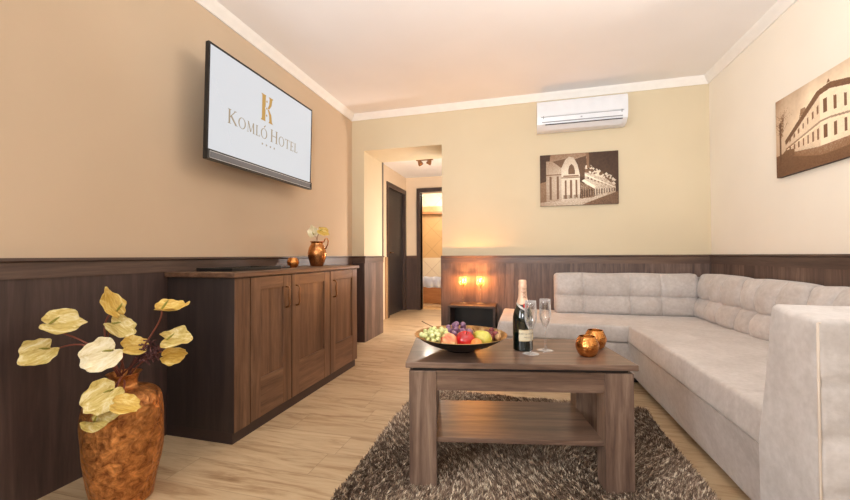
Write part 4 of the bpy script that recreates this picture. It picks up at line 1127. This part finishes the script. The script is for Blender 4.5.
# arm
def arm_d(p):
    q = p.copy(); zz = p.z+.4325
    if p.y > 0:
        k = max(0, min(1, (zz-.42)/(.835-.42))); q.y -= .085*k*(p.y/.13)
    # stitched panels on the near face
    if p.y < -.1:
        g = 0
        for c in (-.28, -.03, .22): g += .010*math.exp(-((p.x-c)/.014)**2)
        for r in (.675, .54, .40): g += .010*math.exp(-((zz-r)/.014)**2)
        q.y += g*1.0-.004
    if p.z > .3: q.z += .018*(p.y/.13+1)*.5
    q += Vector((wob(p, .003, 8), wob(p, .002, 7), wob(p, .002, 9)*(p.z > .3))); return q
soft('armrest', .70, 1.64, 1.17, 1.43, .03, .835, .016, (44, 8, 44), arm_d)
arm = so.children[-1]
bm = bmesh.new(); tube(bm, [(.708-1.2, 1.170-3.6, .04), (.704-1.2, 1.170-3.6, .3), (.704-1.2, 1.170-3.6, .6), (.706-1.2, 1.172-3.6, .826)], .003, 8)
tube(bm, [(.706-1.2, 1.172-3.6, .826), (1.1-1.2, 1.170-3.6, .830), (1.62-1.2, 1.172-3.6, .830)], .003, 8)
pi_ = obj('piping', bm, M['piping'], arm, smooth=True); pi_.location = -arm.location  # written in the sofa's own frame

# ---------------------------------------------------------------- assumed ceiling lamp, unseen (above the view)
cl = thing('assumed_ceiling_lamp', 'assumed round opal ceiling lamp above the coffee table', 'lamp', (.15, 1.75, ZC))
obj('mount', L([(0, 0), (.16, 0), (.16, -.02), (.0, -.02)], 32), M['silver'], cl)
obj('shade', L(smoothprof([(.155, -.02), (.15, -.05), (.11, -.085), (.05, -.1), (0, -.102)], 3), 32), emit('opal_glass_lit', (255, 226, 184), 6), cl, smooth=True)

# ---------------------------------------------------------------- lights
def area(name, loc, rot, sx, sy, e, c):
    l = bpy.data.lights.new(name, 'AREA'); l.shape = 'RECTANGLE'; l.size = sx; l.size_y = sy; l.energy = e; l.color = c
    o = bpy.data.objects.new(name, l); COL.objects.link(o); o.location = loc; o.rotation_euler = rot; return o
def point(name, loc, e, c, r=.05):
    l = bpy.data.lights.new(name, 'POINT'); l.energy = e; l.color = c; l.shadow_soft_size = r
    o = bpy.data.objects.new(name, l); COL.objects.link(o); o.location = loc; return o
area('assumed_left_daylight', (XL-.02, -1.22, 1.55), (0, -PI/2, 0), 1.35, 1.7, 92, (.96, .98, 1))  # unseen area light for daylight assumed to come from the left
area('added_rear_fill', (-.1, Y0-.02, 1.55), (PI/2, 0, 0), 2.1, 1.35, 24, (.96, .98, 1))  # soft fill added behind the camera, placed at the added rear opening
point('assumed_ceiling_light', (.15, 1.75, 2.42), 9, (1, .90, .78), .12)  # light of the assumed ceiling lamp
l = bpy.data.lights.new('assumed_wall_spot', 'SPOT'); l.energy = 38; l.color = (1, .90, .80); l.spot_size = math.radians(95); l.spot_blend = .9; l.shadow_soft_size = .05  # assumed unseen spot without a fixture, throws the television's shadow
o = bpy.data.objects.new('assumed_wall_spot', l); COL.objects.link(o); o.location = (1.45, 2.45, 2.5)
o.rotation_euler = (Vector((-1.97, 2.3, 1.5))-o.location).to_track_quat('-Z', 'Y').to_euler()
point('hall_fill', (-.74, 4.9, 1.0), 62, (1, .92, .86), .15)  # added fill without a fixture, set low to brighten the lintel underside
l = bpy.data.lights.new('bounce_fill_spot', 'SPOT'); l.energy = 345; l.color = (.97, .98, 1); l.spot_size = math.radians(105); l.spot_blend = .8; l.shadow_soft_size = .2  # added unseen spot standing in for a flash bounced off the ceiling
o = bpy.data.objects.new('bounce_fill_spot', l); COL.objects.link(o); o.location = (.0, -.5, 1.35)
o.rotation_euler = (Vector((.1, 1.5, 2.65))-o.location).to_track_quat('-Z', 'Y').to_euler()
point('assumed_bath_light', (-1.9, 7.4, 2.2), 34, (1, .90, .76), .1)  # assumed bathroom lighting, added as a point without a fixture

w = bpy.data.worlds.new('World'); S.world = w; w.use_nodes = True
nt = w.node_tree; bg = nt.nodes['Background']; sky = nt.nodes.new('ShaderNodeTexSky'); sky.sky_type = 'HOSEK_WILKIE'
try: sky.sun_direction = Vector((-.3, -.5, .8)).normalized(); sky.turbidity = 4
except Exception: pass
nt.links.new(sky.outputs[0], bg.inputs[0]); bg.inputs[1].default_value = .5

# ---------------------------------------------------------------- camera
cd = bpy.data.cameras.new('Camera'); cd.sensor_width = 36; cd.lens = 36*F/850; cd.clip_start = .02
co = bpy.data.objects.new('Camera', cd); COL.objects.link(co)
R = Matrix((_r, _u, -_f)).transposed().to_4x4(); co.matrix_world = Matrix.Translation(EYE) @ R
S.camera = co
vs = S.view_settings; vs.view_transform = 'Standard'; vs.look = 'None'; vs.exposure = 0.07; vs.gamma = 1; vs.use_curve_mapping = False
